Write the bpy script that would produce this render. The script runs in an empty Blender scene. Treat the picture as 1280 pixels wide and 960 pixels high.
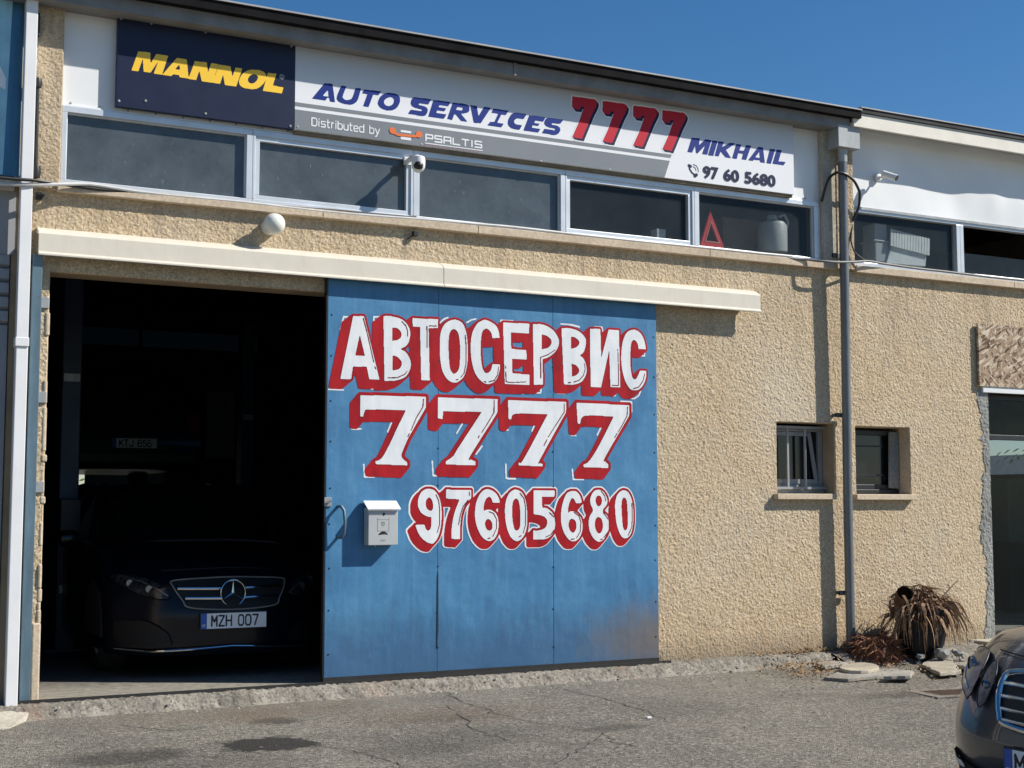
import bpy, bmesh, math, random
import numpy as np
from mathutils import Vector, Matrix
random.seed(7)
R = math.radians
SC = bpy.context.scene
COL = SC.collection

# ------------------------------------------------------------------ camera, sky, sun, exposure
CAMH, CAMY = 1.5, -9.7
YAW, PITCH, FPX = 0.48328, 0.08669, 1735.0
cam = bpy.data.cameras.new('camera'); camo = bpy.data.objects.new('camera', cam); COL.objects.link(camo)
camo.location = (0, CAMY, CAMH); camo.rotation_euler = (math.pi/2 + PITCH, 0, -YAW)
cam.sensor_fit = 'HORIZONTAL'; cam.sensor_width = 36; cam.lens = FPX/1280*36
cam.clip_start = .05; cam.clip_end = 2000
SC.camera = camo
SUN_AZ, SUN_EL = R(60), R(39.5)          # azimuth measured from the facade's outward normal towards +X
sdir = Vector((math.sin(SUN_AZ)*math.cos(SUN_EL), -math.cos(SUN_AZ)*math.cos(SUN_EL), math.sin(SUN_EL)))
W = bpy.data.worlds.new('World'); SC.world = W; W.use_nodes = True
wn = W.node_tree.nodes; wl = W.node_tree.links
for n in list(wn): wn.remove(n)
sky = wn.new('ShaderNodeTexSky'); sky.sky_type = 'NISHITA'; sky.sun_disc = False
sky.sun_elevation = SUN_EL; sky.sun_rotation = math.atan2(sdir.x, sdir.y)
sky.air_density = 1.0; sky.dust_density = 0.15; sky.ozone_density = 4.5
bgn = wn.new('ShaderNodeBackground'); bgn.inputs[1].default_value = 0.076
wo = wn.new('ShaderNodeOutputWorld'); hs = wn.new('ShaderNodeHueSaturation'); hs.inputs['Saturation'].default_value = 1.24; wl.new(sky.outputs[0], hs.inputs['Color']); wl.new(hs.outputs[0], bgn.inputs[0]); wl.new(bgn.outputs[0], wo.inputs[0])
sl = bpy.data.lights.new('sun', 'SUN'); sl.energy = 5.0; sl.angle = R(.5); sl.color = (1, .95, .87)
so = bpy.data.objects.new('sun', sl); COL.objects.link(so)
so.rotation_euler = sdir.to_track_quat('Z', 'Y').to_euler(); so.location = (10, -10, 12)
SC.view_settings.view_transform = 'Standard'; SC.view_settings.look = 'None'
SC.view_settings.exposure = 0.42; SC.view_settings.gamma = 1; SC.view_settings.use_curve_mapping = False
SC.cycles.max_bounces = 8

# ------------------------------------------------------------------ measuring: photo pixel -> point of the facade / ground
_F = np.array([math.sin(YAW)*math.cos(PITCH), math.cos(YAW)*math.cos(PITCH), math.sin(PITCH)])
_R = np.array([math.cos(YAW), -math.sin(YAW), 0]); _U = np.cross(_R, _F)
def F(u, v, y=0.0):
    d = _F*FPX + _R*(u-640) + _U*(480-v); t = (y-CAMY)/d[1]
    return (d[0]*t, y, CAMH + d[2]*t)
def G(u, v, z=0.0):
    d = _F*FPX + _R*(u-640) + _U*(480-v); t = (z-CAMH)/d[2]
    return (d[0]*t, CAMY + d[1]*t, z)

# ------------------------------------------------------------------ object helpers
class MB:
    def __init__(s): s.v = []; s.f = []
    def add(s, vs, fs):
        o = len(s.v); s.v += [tuple(p) for p in vs]; s.f += [tuple(i+o for i in f) for f in fs]; return s
    def box(s, x0, x1, y0, y1, z0, z1):
        return s.add([(x0,y0,z0),(x1,y0,z0),(x1,y1,z0),(x0,y1,z0),(x0,y0,z1),(x1,y0,z1),(x1,y1,z1),(x0,y1,z1)],
                     [(0,3,2,1),(4,5,6,7),(0,1,5,4),(1,2,6,5),(2,3,7,6),(3,0,4,7)])
    def tube(s, pts, r, n=10, caps=True):
        pts = [Vector(p) for p in pts]; rs = r if isinstance(r, (list, tuple)) else [r]*len(pts)
        rings = []; up = None
        for i, p in enumerate(pts):
            t = (pts[min(i+1, len(pts)-1)] - pts[max(i-1, 0)]).normalized()
            if up is None:
                a = Vector((0,0,1)) if abs(t.z) < .9 else Vector((1,0,0)); up = (a - t*a.dot(t)).normalized()
            else:
                up = (up - t*up.dot(t)); up = up.normalized() if up.length > 1e-6 else t.orthogonal().normalized()
            b = t.cross(up)
            rings.append([p + (up*math.cos(2*math.pi*k/n) + b*math.sin(2*math.pi*k/n))*rs[i] for k in range(n)])
        vs = [q for g in rings for q in g]; fs = []
        for i in range(len(rings)-1):
            for k in range(n): fs.append((i*n+k, i*n+(k+1)%n, (i+1)*n+(k+1)%n, (i+1)*n+k))
        if caps: fs.append(tuple(range(n-1, -1, -1))); fs.append(tuple((len(rings)-1)*n+k for k in range(n)))
        return s.add(vs, fs)
    def lathe(s, prof, c=(0,0,0), n=24, axis='z'):
        vs = []; fs = []
        for r, h in prof:
            for k in range(n):
                a = 2*math.pi*k/n; q = (r*math.cos(a), r*math.sin(a), h)
                if axis == 'y': q = (q[0], q[2], q[1])
                if axis == 'x': q = (q[2], q[0], q[1])
                vs.append((c[0]+q[0], c[1]+q[1], c[2]+q[2]))
        for i in range(len(prof)-1):
            for k in range(n): fs.append((i*n+k, i*n+(k+1)%n, (i+1)*n+(k+1)%n, (i+1)*n+k))
        return s.add(vs, fs)
    def prism(s, pts, d):            # closed 3-D outline pushed along d
        n = len(pts); d = Vector(d); vs = [Vector(p) for p in pts]; vs += [p+d for p in vs]
        return s.add(vs, [tuple(range(n)), tuple(range(2*n-1, n-1, -1))] + [(i, i+n, (i+1) % n+n, (i+1) % n) for i in range(n)])
    def build(s, name, mat, parent=None, smooth=False, bevel=0, sub=0, angle=40, local=False):
        off = Vector((0,0,0)); p = parent
        if not local:
            while p is not None: off += p.location; p = p.parent
        me = bpy.data.meshes.new(name)
        me.from_pydata([(v[0]-off.x, v[1]-off.y, v[2]-off.z) for v in s.v], [], s.f)
        me.materials.append(mat); me.validate()
        bm = bmesh.new(); bm.from_mesh(me); bmesh.ops.recalc_face_normals(bm, faces=bm.faces); bm.to_mesh(me); bm.free()
        o = bpy.data.objects.new(name, me); COL.objects.link(o)
        if parent is not None: o.parent = parent
        if bevel:
            m = o.modifiers.new('bevel', 'BEVEL'); m.width = bevel; m.segments = 2; m.limit_method = 'ANGLE'; m.angle_limit = R(30)
        if sub:
            m = o.modifiers.new('sub', 'SUBSURF'); m.levels = sub; m.render_levels = sub
        if smooth:
            for q in me.polygons: q.use_smooth = True
            if not sub: me.set_sharp_from_angle(angle=R(angle))
        return o
def tag(o, label, cat, group=None, kind=None):
    if label: o['label'] = label
    if cat: o['category'] = cat
    if group: o['group'] = group
    if kind: o['kind'] = kind
    return o
def thing(name, loc, label, cat, group=None, rz=0):
    o = bpy.data.objects.new(name, None); COL.objects.link(o); o.empty_display_size = .1
    o.location = loc; o.rotation_euler = (0,0,rz); return tag(o, label, cat, group)
def raw(name, vs, fs, mat, parent=None, smooth=False):
    off = Vector((0,0,0)); p = parent
    while p is not None: off += p.location; p = p.parent
    vs = np.asarray(vs, float) - np.array(off)
    me = bpy.data.meshes.new(name); me.from_pydata(vs.tolist(), [], fs); me.materials.append(mat)
    if smooth: me.polygons.foreach_set('use_smooth', [True]*len(me.polygons))
    o = bpy.data.objects.new(name, me); COL.objects.link(o); o.parent = parent
    return o

# ------------------------------------------------------------------ materials
class NT:
    def __init__(s, name):
        s.m = bpy.data.materials.new(name); s.m.use_nodes = True; s.t = s.m.node_tree
        s.b = s.t.nodes['Principled BSDF']; s.out = s.t.nodes['Material Output']
        s.geo = s.n('ShaderNodeNewGeometry'); s.pos = s.geo.outputs['Position']
    def n(s, k, **kw):
        x = s.t.nodes.new(k)
        for a, b in kw.items(): setattr(x, a, b)
        return x
    def l(s, a, b): s.t.links.new(a, b)
    def set(s, sock, v):
        if hasattr(v, 'is_output') or isinstance(v, bpy.types.NodeSocket): s.l(v, sock)
        else: sock.default_value = v
    def noise(s, scale, detail=4, rough=.6, vec=None, dist=0):
        x = s.n('ShaderNodeTexNoise'); x.inputs['Scale'].default_value = scale; x.inputs['Detail'].default_value = detail
        x.inputs['Roughness'].default_value = rough; x.inputs['Distortion'].default_value = dist
        s.l(vec or s.pos, x.inputs['Vector']); return x.outputs['Fac']
    def vor(s, scale, vec=None, feature='F1', out='Distance', rnd=1):
        x = s.n('ShaderNodeTexVoronoi', feature=feature); x.inputs['Scale'].default_value = scale
        x.inputs['Randomness'].default_value = rnd
        s.l(vec or s.pos, x.inputs['Vector']); return x.outputs[out]
    def scalev(s, sc, vec=None):
        x = s.n('ShaderNodeVectorMath', operation='MULTIPLY'); s.l(vec or s.pos, x.inputs[0]); x.inputs[1].default_value = sc; return x.outputs[0]
    def ramp(s, fac, stops):
        x = s.n('ShaderNodeValToRGB'); e = x.color_ramp.elements
        while len(e) < len(stops): e.new(.5)
        for q, (p, c) in zip(e, stops):
            q.position = p; q.color = (c, c, c, 1) if isinstance(c, (int, float)) else (*c, 1)
        s.l(fac, x.inputs[0]); return x.outputs[0]
    def math(s, op, a, b=0.0, c=None, clamp=False):
        x = s.n('ShaderNodeMath', operation=op, use_clamp=clamp); s.set(x.inputs[0], a); s.set(x.inputs[1], b)
        if c is not None: s.set(x.inputs[2], c)
        return x.outputs[0]
    def mix(s, f, a, b, mode='MIX'):
        x = s.n('ShaderNodeMix', data_type='RGBA', blend_type=mode)
        s.set(x.inputs[0], f)
        for i, q in ((6, a), (7, b)):
            if isinstance(q, tuple): x.inputs[i].default_value = (*q, 1) if len(q) == 3 else q
            else: s.l(q, x.inputs[i])
        return x.outputs[2]
    def xyz(s):
        x = s.n('ShaderNodeSeparateXYZ'); s.l(s.pos, x.inputs[0]); return x.outputs
    def blob(s, cx, cy, rx, ry, soft=.5, wob=None, axes=(0, 1)):   # soft-edged ellipse mask at a place of the surface
        p = s.xyz(); a = s.math('DIVIDE', s.math('SUBTRACT', p[axes[0]], cx), rx); b = s.math('DIVIDE', s.math('SUBTRACT', p[axes[1]], cy), ry)
        d = s.math('SQRT', s.math('ADD', s.math('MULTIPLY', a, a), s.math('MULTIPLY', b, b)))
        if wob is not None: d = s.math('ADD', d, wob)
        x = s.n('ShaderNodeMapRange'); s.l(d, x.inputs[0]); x.inputs[1].default_value = 1+soft; x.inputs[2].default_value = 1-soft
        x.inputs[3].default_value = 0; x.inputs[4].default_value = 1; return x.outputs[0]
    def bump(s, h, strength=.5, dist=.01):
        x = s.n('ShaderNodeBump'); x.inputs['Strength'].default_value = strength; x.inputs['Distance'].default_value = dist
        s.l(h, x.inputs['Height']); s.l(x.outputs[0], s.b.inputs['Normal']); return s
    def done(s, col=None, rough=None, metal=0, spec=None, coat=0):
        if col is not None:
            if isinstance(col, tuple): s.b.inputs['Base Color'].default_value = (*col, 1)
            else: s.l(col, s.b.inputs['Base Color'])
        if rough is not None: s.set(s.b.inputs['Roughness'], rough)
        s.b.inputs['Metallic'].default_value = metal
        if spec is not None: s.b.inputs['Specular IOR Level'].default_value = spec
        if coat: s.b.inputs['Coat Weight'].default_value = coat; s.b.inputs['Coat Roughness'].default_value = .03
        return s.m
def simple(name, c, rough=.5, metal=0, var=.15, scale=6, spec=.5, coat=0, bump=0):
    t = NT(name); n = t.noise(scale, 5)
    d = tuple(max(0, x*(1-var)) for x in c); e = tuple(min(1, x*(1+var)) for x in c)
    col = t.ramp(n, [(.3, d), (.7, e)])
    if bump: t.bump(t.noise(scale*12, 3), bump, .004)
    r = t.math('ADD', rough-.06, t.math('MULTIPLY', t.noise(scale*2.3, 3), .12))
    return t.done(col, r, metal, spec, coat)

def m_plaster():
    t = NT('rough_plaster')
    big = t.noise(.9, 5, .6); mid = t.noise(5, 4); fine = t.noise(70, 3, .7)
    base = t.ramp(big, [(.3, (.55, .415, .26)), (.5, (.59, .47, .31)), (.72, (.59, .50, .365))])
    base = t.mix(t.math('MULTIPLY', t.ramp(mid, [(.35, 0), (.75, 1)]), .25), base, (.42, .32, .21))
    base = t.mix(t.math('MULTIPLY', t.ramp(fine, [(.35, 1), (.6, 0)]), .45), base, (.33, .24, .15))
    sep = t.n('ShaderNodeSeparateColor'); t.l(t.vor(95, out='Color'), sep.inputs[0])
    base = t.mix(t.math('MULTIPLY', t.ramp(sep.outputs[0], [(.6, 0), (.95, 1)]), .5), base, (.74, .64, .50))
    base = t.mix(t.math('MULTIPLY', t.ramp(sep.outputs[1], [(.62, 0), (.92, 1)]), .55), base, (.24, .17, .10))
    gp = t.ramp(t.noise(1.7, 5, .65), [(.5, 0), (.72, 1)]); base = t.mix(t.math('MULTIPLY', gp, .45), base, (.42, .36, .28))
    gq = t.ramp(t.noise(.7, 5, .6), [(.48, 0), (.62, 1)]); base = t.mix(t.math('MULTIPLY', gq, .22), base, (.45, .33, .20))
    streak = t.noise(1.0, 5, .65, t.scalev((9, 9, .8)))
    z = t.xyz()[2]
    band = t.math('MULTIPLY', t.ramp(streak, [(.48, 0), (.7, 1)]), t.n_map(z, 2.4, 3.7))
    base = t.mix(t.math('MULTIPLY', band, .6), base, (.22, .18, .135))
    st2 = t.math('MULTIPLY', t.ramp(t.noise(1, 5, .7, t.scalev((22, 22, .5))), [(.52, 0), (.68, 1)]), t.math('MULTIPLY', t.n_map(z, .6, 1.5), t.n_map(z, 2.3, 1.5)))
    base = t.mix(t.math('MULTIPLY', st2, .22), base, (.27, .215, .15))
    pale = t.blob(7.75, 2.45, .35, .4, .8, t.math('MULTIPLY', t.math('SUBTRACT', t.noise(4, 4), .5), 1.6), (0, 2))
    base = t.mix(t.math('MULTIPLY', pale, .4), base, (.55, .49, .39))
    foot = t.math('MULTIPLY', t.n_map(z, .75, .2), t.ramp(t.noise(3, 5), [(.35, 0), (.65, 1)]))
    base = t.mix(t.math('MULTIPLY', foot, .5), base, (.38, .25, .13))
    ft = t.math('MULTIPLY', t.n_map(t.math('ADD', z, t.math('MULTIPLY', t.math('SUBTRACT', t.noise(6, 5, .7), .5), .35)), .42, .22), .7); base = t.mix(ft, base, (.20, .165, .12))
    t.bump(fine, .3, .005)
    return t.done(base, .95, 0, .15)
def n_map(s, v, a, b):
    x = s.n('ShaderNodeMapRange'); s.l(v, x.inputs[0]); x.inputs[1].default_value = a; x.inputs[2].default_value = b; return x.outputs[0]
NT.n_map = n_map

def m_asphalt():
    t = NT('worn_asphalt')
    big = t.noise(.45, 6, .6); mid = t.noise(3.2, 5, .65); sp = t.vor(68, out='Color'); fine = t.noise(160, 2, .7)
    base = t.ramp(big, [(.3, (.170, .156, .126)), (.6, (.252, .230, .184))])
    base = t.mix(t.math('MULTIPLY', t.ramp(mid, [(.4, 0), (.75, 1)]), .35), base, (.13, .12, .102))
    sep = t.n('ShaderNodeSeparateColor'); t.l(sp, sep.inputs[0])
    base = t.mix(t.math('MULTIPLY', t.ramp(sep.outputs[0], [(.58, 0), (.85, 1)]), .58), base, (.48, .45, .39))
    base = t.mix(t.math('MULTIPLY', t.ramp(sep.outputs[1], [(.55, 0), (.8, 1)]), .6), base, (.058, .054, .047))
    patch = t.ramp(t.noise(.8, 5, .6), [(.55, 0), (.62, 1)]); base = t.mix(t.math('MULTIPLY', patch, .22), base, (.10, .095, .086))
    tyre = t.math('MULTIPLY', t.ramp(t.noise(1, 4, .6, t.scalev((.35, 5, 1))), [(.52, 0), (.7, 1)]), .25); base = t.mix(tyre, base, (.11, .104, .095))
    wob = t.math('MULTIPLY', t.math('SUBTRACT', t.noise(3.2, 6, .75), .5), 2.4)
    for (u, v, ru, rv, s, so_) in [(332, 935, .27, .2, .9, .12), (345, 910, .16, .13, .7, .25), (150, 952, .32, .2, .6, .35), (326, 890, .28, .25, .3, .7),
                              (255, 958, .5, .3, .3, .6), (580, 925, .6, .28, .35, .6), (560, 905, .3, .12, .3, .6), (770, 912, .22, .09, .45, .35), (1125, 872, .35, .12, .5, .6),
                              (840, 888, .42, .34, .25, .5), (520, 940, .35, .2, .3, .6), (640, 955, .5, .2, .25, .7)]:
        p = G(u, v, .06)
        base = t.mix(t.math('MULTIPLY', t.blob(p[0], p[1], ru, rv, so_, wob), s), base, (.026, .024, .022))
    for (u, v, ru, rv) in [(330, 900, .7, .25), (160, 890, .5, .18), (320, 905, .22, .22), (560, 900, .6, .3)]:
        p = G(u, v, .06); base = t.mix(t.math('MULTIPLY', t.blob(p[0], p[1], ru, rv, .6, wob), .35), base, (.17, .115, .075))
    y = t.xyz()[1]
    dust = t.math('MULTIPLY', t.n_map(y, -1.1, -.3), t.ramp(t.noise(2.2, 5), [(.35, 0), (.7, 1)]))
    base = t.mix(t.math('MULTIPLY', dust, .5), base, (.27, .24, .2))
    h = t.math('ADD', t.math('MULTIPLY', t.vor(110), .8), fine)
    t.bump(h, .9, .012)
    return t.done(base, .88, 0, .3)
def m_concrete(name='concrete', c=(.33, .31, .27), var=.3, bump=.5):
    t = NT(name); a = t.noise(2.5, 6, .65); b = t.noise(40, 4, .7)
    d = tuple(x*(1-var) for x in c); e = tuple(x*(1+var) for x in c)
    base = t.ramp(a, [(.3, d), (.7, e)])
    base = t.mix(t.math('MULTIPLY', t.ramp(b, [(.4, 1), (.6, 0)]), .4), base, tuple(x*.5 for x in c))
    t.bump(b, bump, .008); return t.done(base, .9, 0, .2)
def m_kerb():
    t = NT('dirty_kerb'); a = t.noise(3.5, 6, .7); s = t.n('ShaderNodeSeparateColor'); t.l(t.vor(62, out='Color'), s.inputs[0]); b = t.noise(30, 5, .75)
    base = t.ramp(a, [(.3, (.12, .108, .09)), (.5, (.23, .21, .175)), (.7, (.33, .305, .26))])
    base = t.mix(t.math('MULTIPLY', t.ramp(s.outputs[0], [(.7, 0), (.95, 1)]), .35), base, (.42, .39, .34)); base = t.mix(t.math('MULTIPLY', t.ramp(s.outputs[1], [(.6, 0), (.9, 1)]), .5), base, (.05, .046, .042))
    red = t.ramp(t.noise(2.2, 4), [(.58, 0), (.7, 1)]); base = t.mix(t.math('MULTIPLY', red, .4), base, (.26, .13, .08))
    t.bump(t.math('ADD', t.math('MULTIPLY', t.vor(38), .5), b), .6, .014); return t.done(base, .95, 0, .15)
def m_bluedoor():
    t = NT('blue_door_paint')
    a = t.noise(2.2, 6, .65); br = t.noise(1, 5, .7, t.scalev((14, 14, 1.4))); fine = t.noise(30, 4, .7)
    base = t.ramp(a, [(.28, (.042, .145, .285)), (.5, (.056, .19, .355)), (.72, (.08, .235, .40))])
    base = t.mix(t.math('MULTIPLY', t.ramp(br, [(.45, 0), (.75, 1)]), .35), base, (.14, .31, .5))
    base = t.mix(t.math('MULTIPLY', t.ramp(fine, [(.3, 1), (.45, 0)]), .25), base, (.04, .12, .25))
    z = t.xyz()[2]
    mott = t.math('ADD', z, t.math('MULTIPLY', t.math('SUBTRACT', t.noise(3, 6, .75, t.scalev((3, 3, .9))), .5), .75))
    base = t.mix(t.math('MULTIPLY', t.n_map(mott, .78, .40), .75), base, (.045, .105, .20))
    w = t.math('MULTIPLY', t.math('SUBTRACT', t.noise(7, 6, .75), .5), 1.4)
    w = t.math('ADD', w, t.math('MULTIPLY', t.math('SUBTRACT', t.noise(1, 5, .7, t.scalev((40, 40, 8))), .5), 1.6))
    rust = t.blob(6.44, .40, .50, .24, .7, w, (0, 2))
    base = t.mix(t.math('MULTIPLY', rust, .8), base, (.17, .135, .105))
    sc = t.ramp(t.noise(1, 6, .7, t.scalev((30, 30, 4))), [(.66, 0), (.72, 1)])
    base = t.mix(t.math('MULTIPLY', t.math('MULTIPLY', sc, t.n_map(mott, .8, .45)), .5), base, (.3, .36, .42))
    chip = t.ramp(t.noise(22, 6, .75), [(.70, 0), (.73, 1)]); base = t.mix(t.math('MULTIPLY', chip, t.math('ADD', .25, t.math('MULTIPLY', t.n_map(mott, 1.2, .3), .6))), base, (.035, .06, .10))
    dr = t.ramp(t.noise(1, 6, .7, t.scalev((26, 26, .7))), [(.56, 0), (.72, 1)]); base = t.mix(t.math('MULTIPLY', t.math('MULTIPLY', dr, t.n_map(z, 1.5, .5)), .45), base, (.05, .09, .15))
    t.bump(t.math('ADD', t.noise(1.6, 3), t.math('MULTIPLY', t.noise(8, 4), .2)), .5, .035)
    return t.done(base, .42, 0, .4)
def m_pane(name, c=(.066, .078, .086), clear=0.0):
    t = NT(name)
    n = t.noise(5, 5, .7); dots = t.vor(13); sp = t.noise(1.0, 5, .7, t.scalev((60, 60, 14)))
    base = t.ramp(n, [(.3, tuple(x*.8 for x in c)), (.75, tuple(x*1.35 for x in c))])
    base = t.mix(t.math('MULTIPLY', t.ramp(sp, [(.655, 0), (.71, 1)]), .6), base, (.3, .31, .32))
    wash = t.ramp(t.noise(1.4, 5, .65), [(.45, 0), (.8, 1)]); base = t.mix(t.math('MULTIPLY', wash, .3), base, tuple(min(1, x*2.4) for x in c))
    base = t.mix(t.math('MULTIPLY', t.ramp(dots, [(.02, 1), (.06, 0)]), .25), base, (.25, .25, .25))
    m = t.done(base, .12, 0, .5)
    if clear:
        tr = t.n('ShaderNodeBsdfTransparent'); tr.inputs[0].default_value = (.93, .96, .97, 1)
        mx = t.n('ShaderNodeMixShader'); mx.inputs[0].default_value = clear
        t.l(t.b.outputs[0], mx.inputs[1]); t.l(tr.outputs[0], mx.inputs[2]); t.l(mx.outputs[0], t.out.inputs[0])
    return m
def m_osb():
    t = NT('strand_board'); p = t.xyz()
    def flakes(ang, sx, sz, off):
        ca, sa = math.cos(ang), math.sin(ang); u = t.math('ADD', t.math('MULTIPLY', p[0], ca*sx), t.math('MULTIPLY', p[2], sa*sx)); w = t.math('ADD', t.math('MULTIPLY', p[0], -sa*sz), t.math('MULTIPLY', p[2], ca*sz))
        c = t.n('ShaderNodeCombineXYZ'); t.l(u, c.inputs[0]); t.l(w, c.inputs[1]); c.inputs[2].default_value = off
        s = t.n('ShaderNodeSeparateColor'); t.l(t.vor(1, c.outputs[0], out='Color'), s.inputs[0]); return s.outputs
    a, b, c = flakes(.5, 14, 55, 0), flakes(-.75, 12, 60, 5), flakes(1.5, 16, 50, 9)
    pick = t.math('GREATER_THAN', a[1], .5); pick2 = t.math('GREATER_THAN', b[1], .6)
    f = t.math('ADD', t.math('MULTIPLY', a[0], pick), t.math('MULTIPLY', t.math('SUBTRACT', 1.0, pick), t.math('ADD', t.math('MULTIPLY', b[0], pick2), t.math('MULTIPLY', c[0], t.math('SUBTRACT', 1.0, pick2)))))
    base = t.ramp(f, [(.05, (.08, .048, .03)), (.3, (.27, .185, .12)), (.7, (.40, .30, .205)), (.95, (.60, .51, .39))])
    t.bump(f, .5, .006); return t.done(base, .8, 0, .2)
def m_metal(name, c, rough=.4, streak=True):
    t = NT(name); a = t.noise(1, 5, .65, t.scalev((12, 12, 2))); b = t.noise(25, 4, .7)
    base = t.ramp(a, [(.3, tuple(x*.75 for x in c)), (.7, tuple(min(1, x*1.15) for x in c))])
    base = t.mix(t.math('MULTIPLY', t.ramp(b, [(.3, 1), (.45, 0)]), .3), base, tuple(x*.5 for x in c))
    return t.done(base, rough, .3, .5)
def m_carpaint(name, c, flake=.0):
    t = NT(name); n = t.noise(2500, 1); dust = t.noise(4, 5, .7)
    base = t.mix(t.math('MULTIPLY', t.ramp(dust, [(.35, 0), (.8, 1)]), .10 if not flake else .015), t.ramp(n, [(.3, tuple(x*.85 for x in c)), (.7, tuple(x*1.2 for x in c))]), (.3, .27, .22))
    return t.done(base, .32, .35, .5, .8) if not flake else t.done(base, .3, .2, .35, flake)
M = {}
M['plaster'] = m_plaster(); M['asphalt'] = m_asphalt(); M['concrete'] = m_concrete()
M['concrete_pale'] = m_concrete('pale_concrete', (.47, .43, .35), .22)
M['kerb'] = m_kerb()
M['cement'] = m_concrete('grey_cement_render', (.30, .30, .28), .3, .9)
M['stone_sill'] = m_concrete('stone_sill', (.60, .49, .36), .12, .2)
M['blue_door'] = m_bluedoor()
M['cream'] = simple('cream_painted_metal', (.62, .575, .48), .5, 0, .08, 3)
M['cladding'] = simple('white_cladding', (.74, .75, .75), .45, 0, .05, 2)
M['alu'] = simple('aluminium_frame', (.60, .63, .66), .38, .35, .1, 4)
M['alu_grey'] = simple('grey_window_paint', (.30, .305, .31), .45, .1, .1, 5)
M['gutter'] = simple('grey_painted_gutter', (.21, .205, .195), .6, 0, .2, 5, .25)
M['bitumen'] = simple('black_roof_edging', (.010, .010, .011), .9, 0, .4, 5, .1)
M['edge_grey'] = simple('dark_grey_edging', (.05, .05, .05), .8, 0, .3, 4, .2)
M['fascia'] = simple('cream_fascia', (.70, .66, .57), .5, 0, .1, 5)
M['roof'] = simple('roof_sheet', (.30, .30, .30), .6, .2, .2, 2)
M['galv'] = m_metal('galvanised_steel', (.36, .37, .37), .45)
M['pipe'] = m_metal('grey_drainpipe_paint', (.17, .175, .18), .4)
M['white_pvc'] = simple('white_plastic', (.74, .74, .74), .4, 0, .05, 3)
M['bluesteel'] = m_metal('blue_painted_steel', (.11, .175, .22), .5)
M['black'] = simple('black_plastic', (.012, .012, .013), .45, 0, .3, 5)
M['rubber'] = simple('black_rubber', (.016, .016, .016), .8, 0, .3, 9)
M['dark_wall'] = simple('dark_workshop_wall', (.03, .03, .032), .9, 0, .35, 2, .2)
M['dark_floor'] = m_concrete('workshop_floor', (.15, .14, .125), .3, .3)
M['pane'] = m_pane('dusty_glass'); M['pane_clear'] = m_pane('dusty_clear_glass', (.06, .07, .078), .80)
M['pane_dark'] = m_pane('dark_glass', (.006, .008, .012), 0)
M['navy'] = simple('navy_sign_vinyl', (.009, .014, .042), .4, 0, .1, 3, .35)
M['sign_white'] = simple('white_sign_vinyl', (.76, .77, .79), .38, 0, .03, 2)
t = NT('silver_white_sign_shade'); _g = t.n_map(t.math('ADD', t.xyz()[2], t.math('MULTIPLY', t.noise(2, 3), .02)), 4.52, 4.90); _g.node.interpolation_type = 'SMOOTHSTEP'  # shade under the gutter put into the panel colour: silver above, white below
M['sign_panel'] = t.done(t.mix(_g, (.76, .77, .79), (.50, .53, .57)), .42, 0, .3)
M['sign_grey'] = simple('grey_sign_vinyl', (.19, .205, .225), .4, 0, .06, 2)
M['yellow'] = simple('yellow_vinyl', (.90, .56, .035), .4, 0, .04, 3)
M['sign_blue'] = simple('blue_vinyl', (.008, .028, .205), .5, 0, .08, 3, .2)
M['sign_red'] = simple('red_vinyl', (.50, .018, .035), .5, 0, .08, 3, .2)
M['sign_navy'] = simple('dark_navy_vinyl', (.012, .015, .055), .5, 0, .08, 3, .2)
M['orange'] = simple('orange_vinyl', (.75, .16, .03), .4, 0, .05, 3)
def m_brush(name, c, d):
    t = NT(name); br = t.noise(1, 5, .7, t.scalev((10, 10, 2.2))); b = t.noise(6, 5, .7)
    base = t.ramp(t.math('ADD', t.math('MULTIPLY', br, .6), t.math('MULTIPLY', b, .4)), [(.35, d), (.62, c)])
    return t.done(base, .6, 0, .15)
M['paint_white'] = m_brush('white_brush_paint', (.78, .79, .79), (.62, .65, .68))
M['paint_red'] = m_brush('red_brush_paint', (.42, .012, .018), (.25, .006, .012))
M['paint_dkred'] = m_brush('dark_red_brush_paint', (.16, .006, .010), (.11, .004, .008))
M['bundle'] = simple('grey_cable_sheath', (.15, .15, .15), .6, 0, .3, 12); t = NT('weathered_cream_metal'); _s = t.ramp(t.noise(1, 6, .7, t.scalev((9, 9, 1.2))), [(.52, 0), (.75, 1)]); _b = t.ramp(t.noise(3.5, 6, .7), [(.4, 0), (.75, 1)]); _c = t.ramp(t.noise(16, 6, .75), [(.69, 0), (.73, 1)])
_k = t.mix(t.math('MULTIPLY', _s, .35), (.62, .575, .48), (.42, .37, .29)); _k = t.mix(t.math('MULTIPLY', _b, .25), _k, (.70, .67, .60)); _k = t.mix(t.math('MULTIPLY', _c, .5), _k, (.22, .17, .12)); t.bump(t.noise(2.2, 3), .25, .03); M['rail_cream'] = t.done(_k, .5, 0, .35)
M['osb'] = m_osb(); M['conduit'] = simple('dusty_conduit', (.5, .5, .49), .5, 0, .15, 8)

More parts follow.
